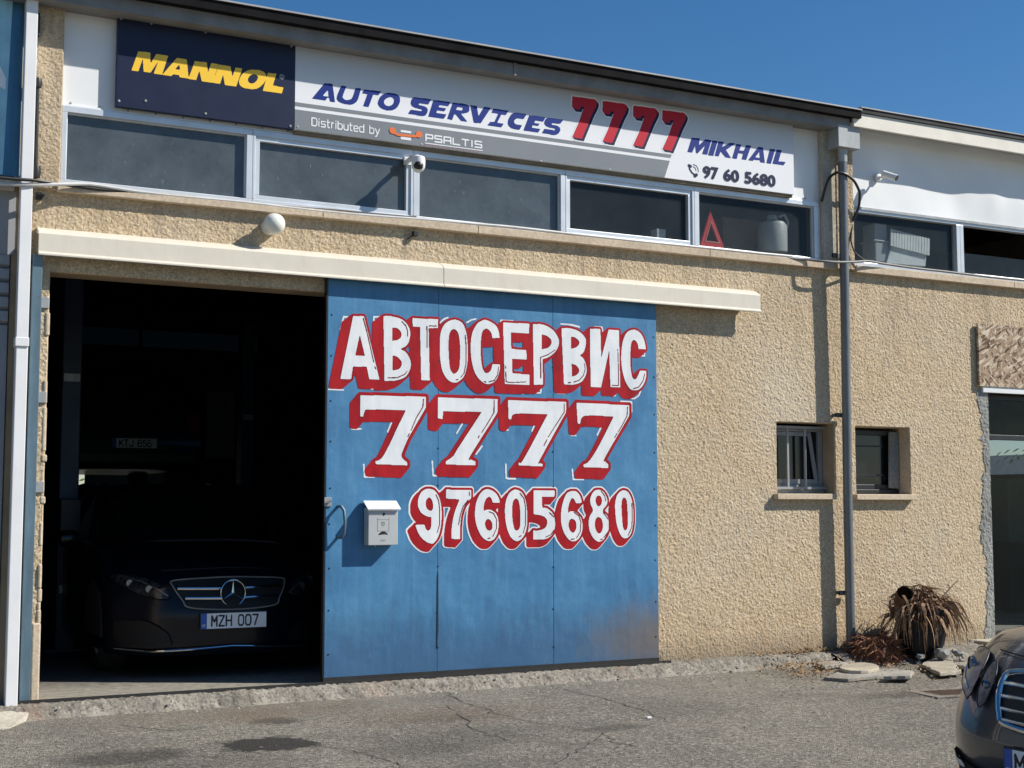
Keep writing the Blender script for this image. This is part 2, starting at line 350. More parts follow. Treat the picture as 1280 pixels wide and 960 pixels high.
# ------------------------------------------------------------------ lettering: outlines -> raster -> clean flat sheets
def curve(pts, n=7):
    """(x,y) corner, (x,y,1) smooth"""
    N = len(pts); out = []
    for i in range(N):
        a, b = pts[i], pts[(i+1) % N]
        pa = np.array(a[:2], float); pb = np.array(b[:2], float)
        if len(a) == 2 and len(b) == 2: out.append(pa); continue
        ta = (pb - np.array(pts[i-1][:2], float))/2 if len(a) > 2 else pb-pa
        tb = (np.array(pts[(i+2) % N][:2], float) - pa)/2 if len(b) > 2 else pb-pa
        for k in range(n):
            s = k/n; h = (2*s**3-3*s*s+1, s**3-2*s*s+s, -2*s**3+3*s*s, s**3-s*s)
            out.append(h[0]*pa + h[1]*ta + h[2]*pb + h[3]*tb)
    return np.array(out)
def P(ox, oy, s, txt):
    """'x,y x,y~ ...' zoom pixels -> photo pixels"""
    r = []
    for w in txt.split():
        sm = w.endswith('~'); x, y = w.rstrip('~').split(',')
        r.append((ox+float(x)/s, oy+float(y)/s) + ((1,) if sm else ()))
    return curve(r)
class Ras:
    def __init__(s, x0, x1, z0, z1, c):
        s.x = np.arange(x0, x1, c); s.z = np.arange(z0, z1, c); s.c = c; s.a = np.zeros((len(s.z), len(s.x)), bool)
    def copy(s, a): r = object.__new__(Ras); r.x, r.z, r.c, r.a = s.x, s.z, s.c, a; return r
    def poly(s, loops):
        allp = np.concatenate(loops)
        i0, i1 = np.searchsorted(s.x, allp[:,0].min())-1, np.searchsorted(s.x, allp[:,0].max())+1
        j0, j1 = np.searchsorted(s.z, allp[:,1].min())-1, np.searchsorted(s.z, allp[:,1].max())+1
        i0 = max(i0, 0); j0 = max(j0, 0)
        X, Z = np.meshgrid(s.x[i0:i1], s.z[j0:j1]); ins = np.zeros(X.shape, bool)
        for L in loops:
            q = np.roll(L, -1, 0)
            for (ax, az), (bx, bz) in zip(L, q):
                if az == bz: continue
                c = ((az > Z) != (bz > Z)) & (X < (bx-ax)*(Z-az)/(bz-az)+ax); ins ^= c
        s.a[j0:j1, i0:i1] |= ins; return s
    def stroke(s, pts, w0, w1=None):
        w1 = w0 if w1 is None else w1; pts = np.asarray(pts, float); X, Z = None, None
        for k, (a, b) in enumerate(zip(pts[:-1], pts[1:])):
            wa = w0+(w1-w0)*k/max(1, len(pts)-1); r = wa/2
            lo = np.minimum(a, b)-r-2*s.c; hi = np.maximum(a, b)+r+2*s.c
            i0, i1 = np.searchsorted(s.x, [lo[0], hi[0]]); j0, j1 = np.searchsorted(s.z, [lo[1], hi[1]])
            X, Z = np.meshgrid(s.x[i0:i1], s.z[j0:j1]); d = b-a; L = max(1e-9, (d*d).sum())
            t = np.clip(((X-a[0])*d[0]+(Z-a[1])*d[1])/L, 0, 1)
            s.a[j0:j1, i0:i1] |= np.hypot(X-a[0]-t*d[0], Z-a[1]-t*d[1]) <= r
        return s
    def shift(s, a, dx, dz):
        r = np.zeros_like(a); h, w = a.shape
        r[max(dz,0):h+min(dz,0), max(dx,0):w+min(dx,0)] = a[max(-dz,0):h+min(-dz,0), max(-dx,0):w+min(-dx,0)]; return r
    def dilate(s, r):
        k = int(math.ceil(r/s.c)); o = s.a.copy()
        for dx in range(-k, k+1):
            for dz in range(-k, k+1):
                if 0 < math.hypot(dx, dz)*s.c <= r+1e-9: o |= s.shift(s.a, dx, dz)
        return s.copy(o)
    def sweep(s, vx, vz):
        n = int(max(abs(vx), abs(vz))/s.c)+1; o = s.a.copy()
        for k in range(1, n+1): o |= s.shift(s.a, int(round(vx*k/n/s.c)), int(round(vz*k/n/s.c)))
        return s.copy(o)
    def mesh(s, run=10**6):
        f = np.pad(s.a.astype(float), 2); k = (np.roll(f, 1, 0)+2*f+np.roll(f, -1, 0))/4; f = (np.roll(k, 1, 1)+2*k+np.roll(k, -1, 1))/4
        x = np.concatenate([[s.x[0]-2*s.c, s.x[0]-s.c], s.x, [s.x[-1]+s.c, s.x[-1]+2*s.c]]); z = np.concatenate([[s.z[0]-2*s.c, s.z[0]-s.c], s.z, [s.z[-1]+s.c, s.z[-1]+2*s.c]])
        b = f > .5; cnt = b[:-1,:-1].astype(int)+b[1:,:-1]+b[:-1,1:]+b[1:,1:]
        V = []; Fc = []
        for j in range(cnt.shape[0]):
            row = cnt[j]
            if not row.any(): continue
            full = np.concatenate([[0], (row == 4).astype(int), [0]]); d = np.diff(full)
            for a0, a1 in zip(np.where(d == 1)[0], np.where(d == -1)[0]):
                for q0 in range(a0, a1, run):
                    q1 = min(a1, q0+run); o = len(V); V += [(x[q0], z[j]), (x[q1], z[j]), (x[q1], z[j+1]), (x[q0], z[j+1])]; Fc.append((o, o+1, o+2, o+3))
            for i in np.where((row > 0) & (row < 4))[0]:
                cs = [(i, j), (i+1, j), (i+1, j+1), (i, j+1)]; pl = []
                for q in range(4):
                    (ia, ja), (ib, jb) = cs[q], cs[(q+1) % 4]; fa, fb = f[ja, ia], f[jb, ib]
                    if fa > .5: pl.append((x[ia], z[ja]))
                    if (fa > .5) != (fb > .5):
                        t = (.5-fa)/(fb-fa); pl.append((x[ia]+t*(x[ib]-x[ia]), z[ja]+t*(z[jb]-z[ja])))
                if len(pl) > 2: o = len(V); V += pl; Fc.append(tuple(range(o, o+len(pl))))
        return V, Fc
    def sheet(s, name, y, mat, parent):
        V, Fc = s.mesh(); return raw(name, [(a, y, b) for a, b in V], Fc, mat, parent)
def onplane(pl, y): return np.array([[F(u, v, y)[0], F(u, v, y)[2]] for u, v in pl])
def font_mesh(txt, bold=0.0):
    cu = bpy.data.curves.new('t', 'FONT'); cu.body = txt; cu.offset = bold; cu.resolution_u = 4
    o = bpy.data.objects.new('t', cu); COL.objects.link(o); dg = bpy.context.evaluated_depsgraph_get(); dg.update()
    me = o.evaluated_get(dg).to_mesh(); V = np.array([v.co[:2] for v in me.vertices]); Fc = [tuple(p.vertices) for p in me.polygons]
    o.evaluated_get(dg).to_mesh_clear(); bpy.data.objects.remove(o); bpy.data.curves.remove(cu)
    return V, Fc
def put_text(txt, name, mat, parent, org, ux, uz, w, h, bold=0.0, shear=0.0, lift=(0, 0, 0), local=False):
    """text fitted to w x h from the point org along ux and uz"""
    V, Fc = font_mesh(txt, bold); V = V - V.min(0); V = V/V.max(0); ux = np.array(ux, float); uz = np.array(uz, float); org = np.array(org, float)
    pts = [org + ux*(x*w+shear*y*h) + uz*(y*h) + np.array(lift) for x, y in V]
    mb = MB(); mb.v = [tuple(p) for p in pts]; mb.f = Fc
    if local:
        return mb.build(name, mat, parent, local=True)
    return raw(name, pts, Fc, mat, parent)

# ================================================================== THE SETTING
rng = np.random.default_rng(5)
def ground_z(y): return .12 if y > -.3 else (.12*(y+4.5)/4.2 if y > -4.5 else 0.0)
ys = [-300, -60, -25, -12, -9, -7, -5.5, -4.5, -3.4, -2.3, -1.4, -.8, -.3, .5, 30, 300]; xs = [-300, -60, -20, -5] + list(range(-2, 16)) + [25, 60, 300]
raw('road', [(x, y, ground_z(y) - (.03 if y > .4 else 0)) for y in ys for x in xs],
    [(j*len(xs)+i, j*len(xs)+i+1, (j+1)*len(xs)+i+1, (j+1)*len(xs)+i) for j in range(len(ys)-1) for i in range(len(xs)-1)], M['asphalt'], smooth=True)['kind'] = 'structure'
def ribbon(name, pts, w, mat, jit=.02, lift=.004):
    q = []
    for a, b in zip(pts[:-1], pts[1:]):
        for k in range(8): q.append([a[i]+(b[i]-a[i])*k/8 for i in (0, 1)])
    q.append(list(pts[-1][:2])); vs = []; r = random.Random(len(q))
    for i, p in enumerate(q):
        p = [p[0]+r.uniform(-jit, jit), p[1]+r.uniform(-jit, jit)]; a = q[max(0, i-1)]; b = q[min(len(q)-1, i+1)]
        d = Vector((b[0]-a[0], b[1]-a[1])).normalized(); ww = w*r.uniform(.3, 1.3)*(.15 if i in (0, len(q)-1) else 1)
        for s in (-1, 1):
            x, y = p[0]-d.y*ww*s/2, p[1]+d.x*ww*s/2; vs.append((x, y, ground_z(y)+lift))
    o = raw(name, vs, [(2*i, 2*i+1, 2*i+3, 2*i+2) for i in range(len(q)-1)], mat); o['kind'] = 'structure'; return o
crackm = simple('crack_shadow', (.055, .05, .046), .95)
for pl in ([(705,860),(765,875),(805,887),(835,902)], [(555,865),(580,877),(615,887),(640,897),(695,907),(755,917),(730,935),(690,957)], [(400,932),(450,940),(490,952),(520,966)],
           [(755,917),(772,930),(800,934)], [(150,905),(215,912),(260,908)], [(560,880),(600,915),(650,930)]):
    ribbon('road_crack', [G(u, v, ground_z(G(u, v, .06)[1])) for u, v in pl], .009, crackm, .028)

# apron / kerb in front of the workshop
def rough_strip(name, x0, x1, prof, mat, amp=.012, step=.035, seed=1):
    r = np.random.default_rng(seed); n = int((x1-x0)/step); vs = []
    # refine the profile
    pr = []
    for a, b in zip(prof[:-1], prof[1:]):
        k = max(1, int(math.dist(a, b)/step)); pr += [(a[0]+(b[0]-a[0])*i/k, a[1]+(b[1]-a[1])*i/k) for i in range(k)]
    pr.append(prof[-1]); m = len(pr); low = np.repeat(r.normal(0, 1, n//8+2), 8)[:n+1]; low = np.convolve(low, np.ones(9)/9, 'same')
    for i in range(n+1):
        for j, (y, z) in enumerate(pr):
            e = 0 if j == 0 else 1
            vs.append((x0+(x1-x0)*i/n, y+e*(r.normal(0, amp*.6)-abs(low[i])*amp*2*(j/m)), z+e*r.normal(0, amp*.35)))
    fs = [(i*m+j, (i+1)*m+j, (i+1)*m+j+1, i*m+j+1) for i in range(n) for j in range(m-1)]
    return raw(name, vs, fs, mat, smooth=True)
rough_strip('kerb', 1.2, 8.15, [(.02, .214), (-.10, .212), (-.15, .205), (-.20, .135), (-.25, .10)], M['kerb'], .011, .022, 3)['kind'] = 'structure'
rough_strip('pavement', 8.15, 10.1, [(.02, .215), (-.2, .20), (-.42, .14), (-.6, .05)], M['kerb'], .014, .04, 4)['kind'] = 'structure'
o = MB().box(9.95, 16, -.62, .3, .0, .235).build('shop_step', M['concrete_pale'], bevel=.012); o['kind'] = 'structure'
ramp = MB(); pts = [G(-60, 925, .1), G(6, 917, .1), G(40, 906, .1), G(54, 897, .1), G(45, 884, .18), G(20, 870, .2)]
ramp.prism([(-1.0, -.75, .1)] + [(p[0], p[1], p[2]) for p in pts[1:]] + [(1.33, -.02, .21), (-1.0, -.02, .21)], (0, 0, -.14))
o = ramp.build('pavement', M['concrete_pale'], bevel=.01); o['kind'] = 'structure'

# ------------------------------------------------------------------ rough plaster sheets with real grain
def plaster(name, x0, x1, z0, z1, parent, holes=(), y0=0.0, cell=.0085, amp=.0013, seed=0, mat=None, mask=None):
    def axis(a, b, br):
        br = sorted(set([a, b]+[q for q in br if a < q < b])); o = []
        for p, q in zip(br[:-1], br[1:]): o += list(np.linspace(p, q, max(1, int(round((q-p)/cell)))+1)[:-1])
        return np.array(o+[b])
    X = axis(x0, x1, [h[0] for h in holes]+[h[1] for h in holes]); Z = axis(z0, z1, [h[2] for h in holes]+[h[3] for h in holes])
    r = np.random.default_rng(seed); a = r.normal(0, 1, (len(Z), len(X)))
    def bl(a): a = (np.roll(a, 1, 0)+2*a+np.roll(a, -1, 0))/4; return (np.roll(a, 1, 1)+2*a+np.roll(a, -1, 1))/4
    g = bl(a)*.7+a*.3; g /= g.std(); c = r.normal(0, 1, a.shape)
    for _ in range(14): c = bl(c)
    c /= c.std(); d = np.clip(g, -1.6, 2.4)*amp*1.08 + c*.0005
    keep = np.ones((len(Z)-1, len(X)-1), bool); xc = (X[1:]+X[:-1])/2; zc = (Z[1:]+Z[:-1])/2
    for h in holes: keep &= ~((xc[None] > h[0]) & (xc[None] < h[1]) & (zc[:, None] > h[2]) & (zc[:, None] < h[3]))
    if mask is not None: keep &= mask(xc[None], zc[:, None])
    kp = np.pad(keep, 1); vs_all = kp[:-1,:-1] & kp[1:,:-1] & kp[:-1,1:] & kp[1:,1:]
    Y = np.where(vs_all, y0-.004-d, y0+.012)
    XX, ZZ = np.meshgrid(X, Z); V = np.stack([XX, Y, ZZ], -1).reshape(-1, 3); n = len(X)
    J, I = np.where(keep); idx = J*n+I; Fc = np.stack([idx, idx+1, idx+n+1, idx+n], -1)
    used = np.zeros(len(V), bool); used[Fc.ravel()] = True; mp = np.cumsum(used)-1
    return raw(name, V[used], mp[Fc].tolist(), mat or M['plaster'], parent)

ZB = .215   # foot of the walls
SIL = 3.683; WT = 4.237; PT = 4.98
wsh = thing('workshop_building', (5, 0, ZB), 'rough beige plaster car workshop with its blue sliding door half open', 'workshop')
LW = (7.715, 8.365, 1.597, 2.222); OPEN = (1.556, 5.9, ZB-.1, 3.073)
plaster('wall', 1.34, 8.515, ZB-.1, SIL-.04, wsh, [OPEN, LW], seed=1)
core = MB()
core.box(1.30, 1.554, .013, .24, .0, PT); core.box(1.554, 8.515, .013, .24, 3.076, SIL-.045)
core.box(5.9, 7.712, .013, .24, 0, 3.076); core.box(7.712, 8.515, .013, .24, 0, 1.594); core.box(7.712, 8.515, .013, .24, 2.225, 3.076); core.box(8.368, 8.515, .013, .24, 1.594, 2.225)
core.build('wall_backing', simple('smooth_plaster', (.36, .28, .19), .9, 0, .2, 3, .2), wsh)
plaster('pilaster', 1.36, 1.598, SIL-.05, PT, wsh, y0=-.03, seed=2)
MB().box(1.30, 1.597, -.028, .2, SIL-.05, PT).build('pilaster_core', M['stone_sill'], wsh)
MB().box(8.255, 8.535, -.042, .2, SIL-.02, PT).build('pilaster_core', M['concrete_pale'], wsh)
plaster('pilaster', 8.40, 8.61, SIL-.05, PT, wsh, y0=-.045, seed=3)
# stone sill in four lengths
xs_ = [1.575, 3.475, 4.76, 6.98, 8.40]
for a, b in zip(xs_[:-1], xs_[1:]): MB().box(a+.002, b-.002, -.06, .14, SIL-.062, SIL).build('sill', M['stone_sill'], wsh, bevel=.004)
# clerestory windows
def ring(mb, x0, x1, z0, z1, w, y0, y1, wl=None, wr=None, wb=None, wt=None):
    wl = w if wl is None else wl; wr = w if wr is None else wr; wb = w if wb is None else wb; wt = w if wt is None else wt
    mb.box(x0, x1, y0, y1, z0, z0+wb); mb.box(x0, x1, y0, y1, z1-wt, z1); mb.box(x0, x0+wl, y0, y1, z0+wb, z1-wt); mb.box(x1-wr, x1, y0, y1, z0+wb, z1-wt); return mb
wins = [(1.602, 2.949, 1.637, 2.905, 0, 'pane'), (2.951, 4.229, 3.0, 4.18, 1, 'pane'), (4.231, 5.584, 4.283, 5.54, 0, 'pane'), (5.586, 6.864, 5.628, 6.815, 1, 'pane_clear'), (6.866, 8.252, 6.915, 8.18, 0, 'pane_clear')]
for (a, b, p, q, sash, pm) in wins:
    fm = MB(); ring(fm, a, b, SIL+.002, WT, .04, .0, .07, p-a-(.028 if sash else 0), b-q-(.028 if sash else 0), .035, .045)
    if sash:
        ring(fm, p-.029, q+.029, SIL+.036, WT-.044, .036, .012, .06)
    else:
        ring(fm, p-.002, q+.002, SIL+.0345, WT-.0445, .010, .025, .06)
    w = fm.build('window', M['alu'], wsh, bevel=.003)
    e = .006 if sash else .008
    MB().box(p-e, q+e, .045, .051, SIL+.05, WT-.05).build('pane', M[pm], w)
cl = MB().box(1.598, 8.255, .02, .05, WT+.001, PT); cl.box(1.598, 8.255, .008, .03, WT-.012, WT+.012)
cl.build('cladding', M['cladding'], wsh)
sm = MB()
for i in range(34): MB().lathe([(0, -.004), (.007, -.003), (.008, 0)], (1.66+i*.195, .018, WT+.025), 8, 'y').build('screw', M['galv'], wsh, True)
# roof edge: grey gutter under a black edging, thin light flashing
g = MB(); zb = 4.888
g.prism([(1.18, -.20, zb), (1.18, -.195, zb+.098), (1.18, .02, zb+.098), (1.18, .02, zb+.012), (1.18, -.12, zb)], (7.27, 0, 0))
gut = g.build('gutter', M['gutter'], wsh)
MB().box(5.0, 5.025, -.207, -.19, zb-.004, zb+.1).build('gutter_joint', M['gutter'], gut, bevel=.002)
rf = MB().box(1.1, 8.53, -.262, 12, zb+.099, zb+.168).build('roof_edging', M['bitumen'], wsh)
MB().box(1.1, 8.53, -.275, 12, zb+.17, zb+.182).build('roof', M['roof'], wsh)
# cover of the door's top rail, in two lengths
def rail_cover(a, b):
    y = -.125; zt = 3.352; prof = [(.0, zt+.015), (-.03, zt+.012), (y+.03, zt-.018), (y+.008, zt-.04), (y+.004, zt-.165), (y-.012, zt-.178), (y-.012, zt-.19), (y+.012, zt-.19), (y+.016, zt-.05), (.0, zt-.02)]
    o = MB().prism([(a, p, q) for p, q in prof], (b-a, 0, 0)).build('rail_cover', M['rail_cream'], wsh, bevel=.002)
    x = a+.12
    while x < b: MB().lathe([(0, -.004), (.006, -.003), (.007, 0)], (x, -.035, zt+.004), 8, 'y').build('screw', M['black'], o); x += .72
rail_cover(1.455, 4.435); rail_cover(4.439, 7.465)
for x in (2.2, 3.6, 5.0, 6.4, 7.2): pass
MB().box(1.5, 7.3, -.06, -.02, 3.19, 3.27).build('door_rail', M['galv'], wsh)
MB().box(1.36, 6.5, -.118, -.112, .205, .232).box(1.36, 6.5, -.118, -.09, .2, .208).build('floor_rail', M['rubber'], wsh)
# steel post and brackets at the left jamb
pa, pb = F(42, 318, -.06), F(21, 877, -.06)
MB().prism([(1.425, -.09, ZB-.02), (1.49, -.09, ZB-.02), (1.49, -.09, 3.17), (1.425, -.09, 3.17)], (0, .065, 0)).build('door_post', M['bluesteel'], wsh, bevel=.004)
for z in (.62, 1.58, 2.18, 2.82): MB().box(1.487, 1.55, -.022, -.004, z, z+.075).build('post_bracket', M['galv'], wsh, bevel=.003)
MB().box(1.50, 1.556, -.03, .1, .21, .72).build('jamb_mortar', M['stone_sill'], wsh, bevel=.01)
# broken edge of the jamb: small lumps of mortar
r = random.Random(4)
z = ZB+.5
while z < 3.0:
    h_ = r.choice((.05, .09, .16, .3)); w = r.uniform(-.004, .012); MB().box(1.53, 1.556+w, -.006-r.uniform(0, .012), .05+r.uniform(0, .15), z, z+h_).build('jamb_mortar', M['stone_sill'], wsh, bevel=.01); z += h_+r.choice((.0, .02, .12, .3))

# ------------------------------------------------------------------ sliding door with its painted lettering
DY = -.06
d0, d1 = F(407.5, 600, DY)[0], F(822, 600, DY)[0]; dz0 = .222
dm = MB()
seams = [F(547, 700, DY)[0], F(692, 700, DY)[0]]
edges = [d0]+seams+[d1]
for i, (a, b) in enumerate(zip(edges[:-1], edges[1:])): dm.box(a+.0015, b-.0015, DY+.001*(i % 2), DY+.04, dz0+.03, 3.2)
door = dm.build('sliding_door', M['blue_door'], wsh, bevel=.0015)
MB().box(d0-.005, d1, DY-.004, DY+.045, dz0-.004, dz0+.031).build('bottom_seal', M['rubber'], door)
MB().box(d0-.012, d0-.0005, DY-.003, DY+.045, dz0+.032, 3.2).build('edge_strip', M['black'], door)
sc = MB(); r = random.Random(2)
for x in seams+[d0+.03, d1-.03]:
    for z in np.arange(.4, 3.1, .31): MB().lathe([(0, -.003), (.006, -.0025), (.007, 0)], (x+r.uniform(-.004, .004), DY-.0005, z+r.uniform(-.03, .03)), 8, 'y').build('screw', M['black'], door)
sv = MB()
a = F(547, 718, DY); sv.prism([(a[0]-.003, DY-.004, .95), (a[0]+.004, DY-.004, 1.0), (a[0]+.008, DY-.004, .55), (a[0]-.006, DY-.004, .42)], (0, .003, 0))
sv.build('buckled_seam', M['rubber'], door)
ha, hb = F(428, 633, DY-.07), F(430, 672, DY-.06)
MB().tube([(ha[0]-.01, DY+.004, ha[2]), (ha[0], DY-.05, ha[2]-.0), (ha[0]+.012, DY-.072, ha[2]-.03), (ha[0]+.02, DY-.075, (ha[2]+hb[2])/2), (ha[0]+.015, DY-.07, hb[2]+.03), (ha[0]+.002, DY-.05, hb[2]), (ha[0]-.01, DY+.004, hb[2])], .0115, 10).build('handle', M['bluesteel'], door, True)
l = F(411, 627, DY-.02); lm = MB().box(l[0]-.03, l[0]+.025, DY-.012, DY+.001, l[2]-.035, l[2]+.03); lm.tube([(l[0]-.02, DY-.02, l[2]-.01), (l[0]+.02, DY-.03, l[2]+.01)], .008)
lm.build('latch', M['galv'], door, bevel=.002)

Z1 = (408, 385, 8.7273); Z2 = (510, 385, 8.7273); Z3 = (615, 390, 8.7273); Z4 = (710, 395, 8.7273)
row1 = [[P(*Z1, '290,88 408,90 577,782 467,778 437,640 287,640 268,776 150,776'), P(*Z1, '362,290 418,522 312,520')],
 [P(*Z1, '620,88 700,90~ 830,130~ 905,230~ 905,340~ 870,410~ 805,448 870,490~ 915,580~ 910,670~ 860,750~ 760,790~ 632,795'), P(*Z1, '715,215 770,220~ 815,270~ 810,320~ 770,350~ 715,358'), P(*Z1, '718,518 765,530~ 815,580~ 812,640~ 775,672~ 718,682')],
 [P(*Z2, '47,110 327,125 322,218 222,222 235,790 142,790 130,210 50,205')],
 [P(*Z2, '500,128~ 590,165~ 635,280~ 650,450~ 645,600~ 615,730~ 560,795~ 500,815~ 430,780~ 375,690~ 350,560~ 345,420~ 355,270~ 405,170~'), P(*Z2, '495,230~ 545,275~ 565,400~ 565,560~ 550,670~ 500,718~ 460,670~ 445,560~ 440,400~ 450,280~')],
 [P(*Z2, '850,132~ 945,180~ 985,250~ 997,329 917,327 905,270~ 870,232~ 840,228~ 805,270~ 790,400~ 795,560~ 815,670~ 855,712~ 900,680~ 918,615 1001,619 996,684~ 966,774~ 916,819~ 860,830~ 800,800~ 735,720~ 695,590~ 682,440~ 695,290~ 740,190~ 790,145~')],
 [P(*Z3, '118,112 405,130 400,235 203,225 207,402 372,418 375,520 215,512 220,668 405,685 405,795 137,783')],
 [P(*Z3, '443,130 560,140~ 660,195~ 722,290~ 725,360~ 690,430~ 620,490~ 550,515 552,795 455,793'), P(*Z3, '538,245 590,258~ 640,300~ 645,345~ 610,390~ 540,408')],
 [P(*Z4, '-74,134 20,135~ 120,170~ 185,240~ 193,300~ 170,390~ 125,432 170,470~ 200,570~ 190,650~ 140,720~ 50,750~ -46,746'), P(*Z4, '28,225 70,232~ 118,275~ 115,315~ 80,345~ 32,358'), P(*Z4, '36,522 80,535~ 118,580~ 112,620~ 80,650~ 42,662')],
 [P(*Z4, '237,140 350,140 360,465 440,150 553,155 567,782 460,772 447,370 358,780 245,772')],
 [P(*Z4, '720,150~ 790,190~ 830,270~ 848,362 768,362 755,300~ 720,262~ 690,290~ 678,400~ 680,560~ 700,670~ 735,690~ 765,640~ 780,598 852,600 850,660~ 825,740~ 780,795~ 730,810~ 670,790~ 615,690~ 585,560~ 578,430~ 595,280~ 640,180~')]]
row2 = [[P(430, 485, 8, '160,72 815,88 815,200 640,500 578,650~ 580,700~ 630,745 628,775 312,760 312,735 370,705~ 430,610~ 540,380 615,225 250,215~ 205,235~ 190,285 160,285')],
 [P(530, 485, 8, '137,95 735,112 730,250 460,680~ 470,715~ 513,735 512,772 215,765 215,735 290,680~ 340,600~ 575,240 190,232 183,310 137,305')],
 [P(620, 485, 8, '118,122 700,140 697,245 435,720~ 440,750~ 465,762 460,785 222,772 225,745 275,710~ 515,262 240,255~ 165,270~ 150,315 125,312')],
 [P(700, 485, 8, '162,148 690,172 688,280 450,690~ 452,735~ 482,765 480,800 235,792 232,765 285,735~ 380,590~ 535,285 280,275~ 215,300~ 198,360 175,358')]]
Y1 = (500, 600, 9.6); Y2 = (600, 600, 9.6); Y3 = (700, 600, 9.6)
row3 = [[P(*Y1, '345,105~ 420,135~ 475,230~ 497,380~ 490,540~ 460,670~ 410,750~ 365,762~ 290,725~ 225,650~ 180,540 290,535 310,590~ 335,608~ 365,580~ 375,510~ 375,445 320,435~ 250,390~ 212,300~ 225,200~ 270,130~'), P(*Y1, '350,210~ 385,250~ 395,320~ 380,365~ 350,365~ 315,330~ 307,270~ 320,230~')],
 [P(*Y1, '550,115 850,120 852,220 790,280~ 740,400~ 720,550~ 720,712 615,705 620,560~ 650,400~ 712,232 552,222')],
 [P(*Y2, '95,110~ 165,140~ 215,200~ 237,270 150,270 130,215~ 100,203~ 65,235~ 45,300~ 42,372 90,355~ 150,370~ 205,430~ 220,540~ 205,640~ 165,710~ 115,732~ 60,715~ 0,650~ -45,540~ -63,420~ -50,280~ -10,180~ 40,125~'), P(*Y2, '95,468~ 130,490~ 147,540~ 140,590~ 110,608~ 75,585~ 58,530~ 68,485~')],
 [P(*Y2, '430,115~ 500,150~ 545,250~ 563,400~ 560,560~ 530,660~ 480,720~ 430,732~ 370,690~ 325,590~ 300,450~ 300,300~ 330,190~ 380,130~'), P(*Y2, '430,222~ 460,250~ 478,350~ 482,500~ 470,580~ 435,608~ 405,570~ 385,450~ 385,310~ 400,245~')],
 [P(*Y2, '640,122 895,128 890,200 738,200 745,335 800,340~ 870,400~ 897,500~ 890,590~ 850,670~ 770,710~ 637,715 635,605 700,605~ 770,580~ 805,520~ 790,460~ 730,425~ 640,410')],
 [P(*Y3, '155,130~ 210,150~ 245,210~ 260,275 190,278 165,230~ 140,220~ 115,260~ 95,340~ 92,398 125,375~ 180,385~ 240,440~ 268,540~ 255,640~ 215,710~ 160,737~ 105,715~ 50,640~ 15,530~ 10,400~ 35,260~ 80,160~'), P(*Y3, '140,465~ 180,490~ 195,550~ 180,610~ 150,632~ 115,600~ 100,540~ 112,485~')],
 [P(*Y3, '455,115~ 520,145~ 560,220~ 560,290~ 510,370~ 565,430~ 580,520~ 575,610~ 530,700~ 475,740~ 415,715~ 360,630~ 342,530~ 352,440~ 392,365~ 365,290~ 362,220~ 395,145~'), P(*Y3, '460,185~ 490,205~ 500,250~ 490,295~ 460,315~ 432,285~ 425,235~ 437,200~'), P(*Y3, '460,445~ 495,470~ 512,540~ 500,610~ 468,642~ 430,605~ 415,530~ 430,465~')],
 [P(*Y3, '760,122~ 825,160~ 865,270~ 878,420~ 870,560~ 840,660~ 780,702~ 725,660~ 680,540~ 662,400~ 660,270~ 690,170~'), P(*Y3, '768,212~ 795,240~ 805,330~ 810,480~ 805,570~ 780,605~ 752,560~ 740,430~ 735,300~ 745,230~')]]
dr = (d0+.0, d1, 1.02, 3.02, .0036)
face = Ras(*dr); red = np.zeros_like(face.a); whi = np.zeros_like(face.a)
for rows, dil, vx, vz, halo in ((row1, .019, -.072, -.058, 0), (row2, .028, -.058, -.068, 0), (row3, .020, -.045, -.044, .0125)):
    rr = Ras(*dr)
    for gl in rows: rr.poly([onplane(q, DY) for q in gl])
    face.a |= rr.a; rd = rr.dilate(dil).sweep(vx, vz); red |= rd.a
    if halo:
        hl = rd.dilate(halo).a; lim = rd.shift(rd.a, 4, 0); whi |= rd.shift(rd.dilate(halo*.8).a, -2, 0) | rd.shift(rd.dilate(halo*.8).a, 0, 1)
# narrow white accents along the red blocks of the first two rows (photo pixels)
def zp(o, txt): return [(o[0]+float(w.split(',')[0])/o[2], o[1]+float(w.split(',')[1])/o[2]) for w in txt.split()]
S1 = (430, 485, 8); S2 = (530, 485, 8); S3 = (620, 485, 8); S4 = (700, 485, 8)
acc = Ras(*dr)
for o_, tx in [(Z1, '152,240 188,97 250,100'), (Z1, '22,888 185,893'), (Z1, '415,878 695,882'), (Z1, '520,245 517,97 585,97'), (Z2, '70,745 75,865 160,880'), (Z2, '345,165 385,125 435,103'), (Z2, '640,160 690,130 740,120'),
              (Z3, '92,130 95,92 225,97'), (Z3, '52,790 60,865 175,870'), (Z3, '410,878 530,885 535,820'), (Z3, '692,740 703,885 800,888'), (Z3, '750,130 830,135 945,162'), (Z3, '37,350 37,440'),
              (Z4, '185,745 192,830 270,832'), (Z4, '288,118 372,122 375,165'), (Z4, '407,745 415,865 515,868'), (Z4, '668,895 720,903 770,870 792,820'), (Z4, '835,385 835,435 760,430'), (Z4, '1,92 60,100 125,120'),
              (S1, '65,205 75,408 170,410'), (S1, '360,308 487,312 435,440'), (S1, '197,765 205,890 300,892'), (S1, '882,730 890,875 960,880'), (S2, '290,327 402,325 325,455'), (S2, '520,662 580,580'), (S2, '770,320 785,415 840,420'),
              (S2, '815,765 822,905 880,908'), (S3, '55,325 62,418 120,420'), (S3, '275,338 402,335 358,430'), (S3, '97,760 100,905 195,908'), (S3, '740,365 748,475 800,475'),
              (S4, '285,367 420,367 372,470'), (S4, '122,810 132,915 235,915'), (S4, '605,135 715,138 717,240')]:
    acc.stroke(onplane(zp(o_, tx), DY), .0125)
whi |= acc.a
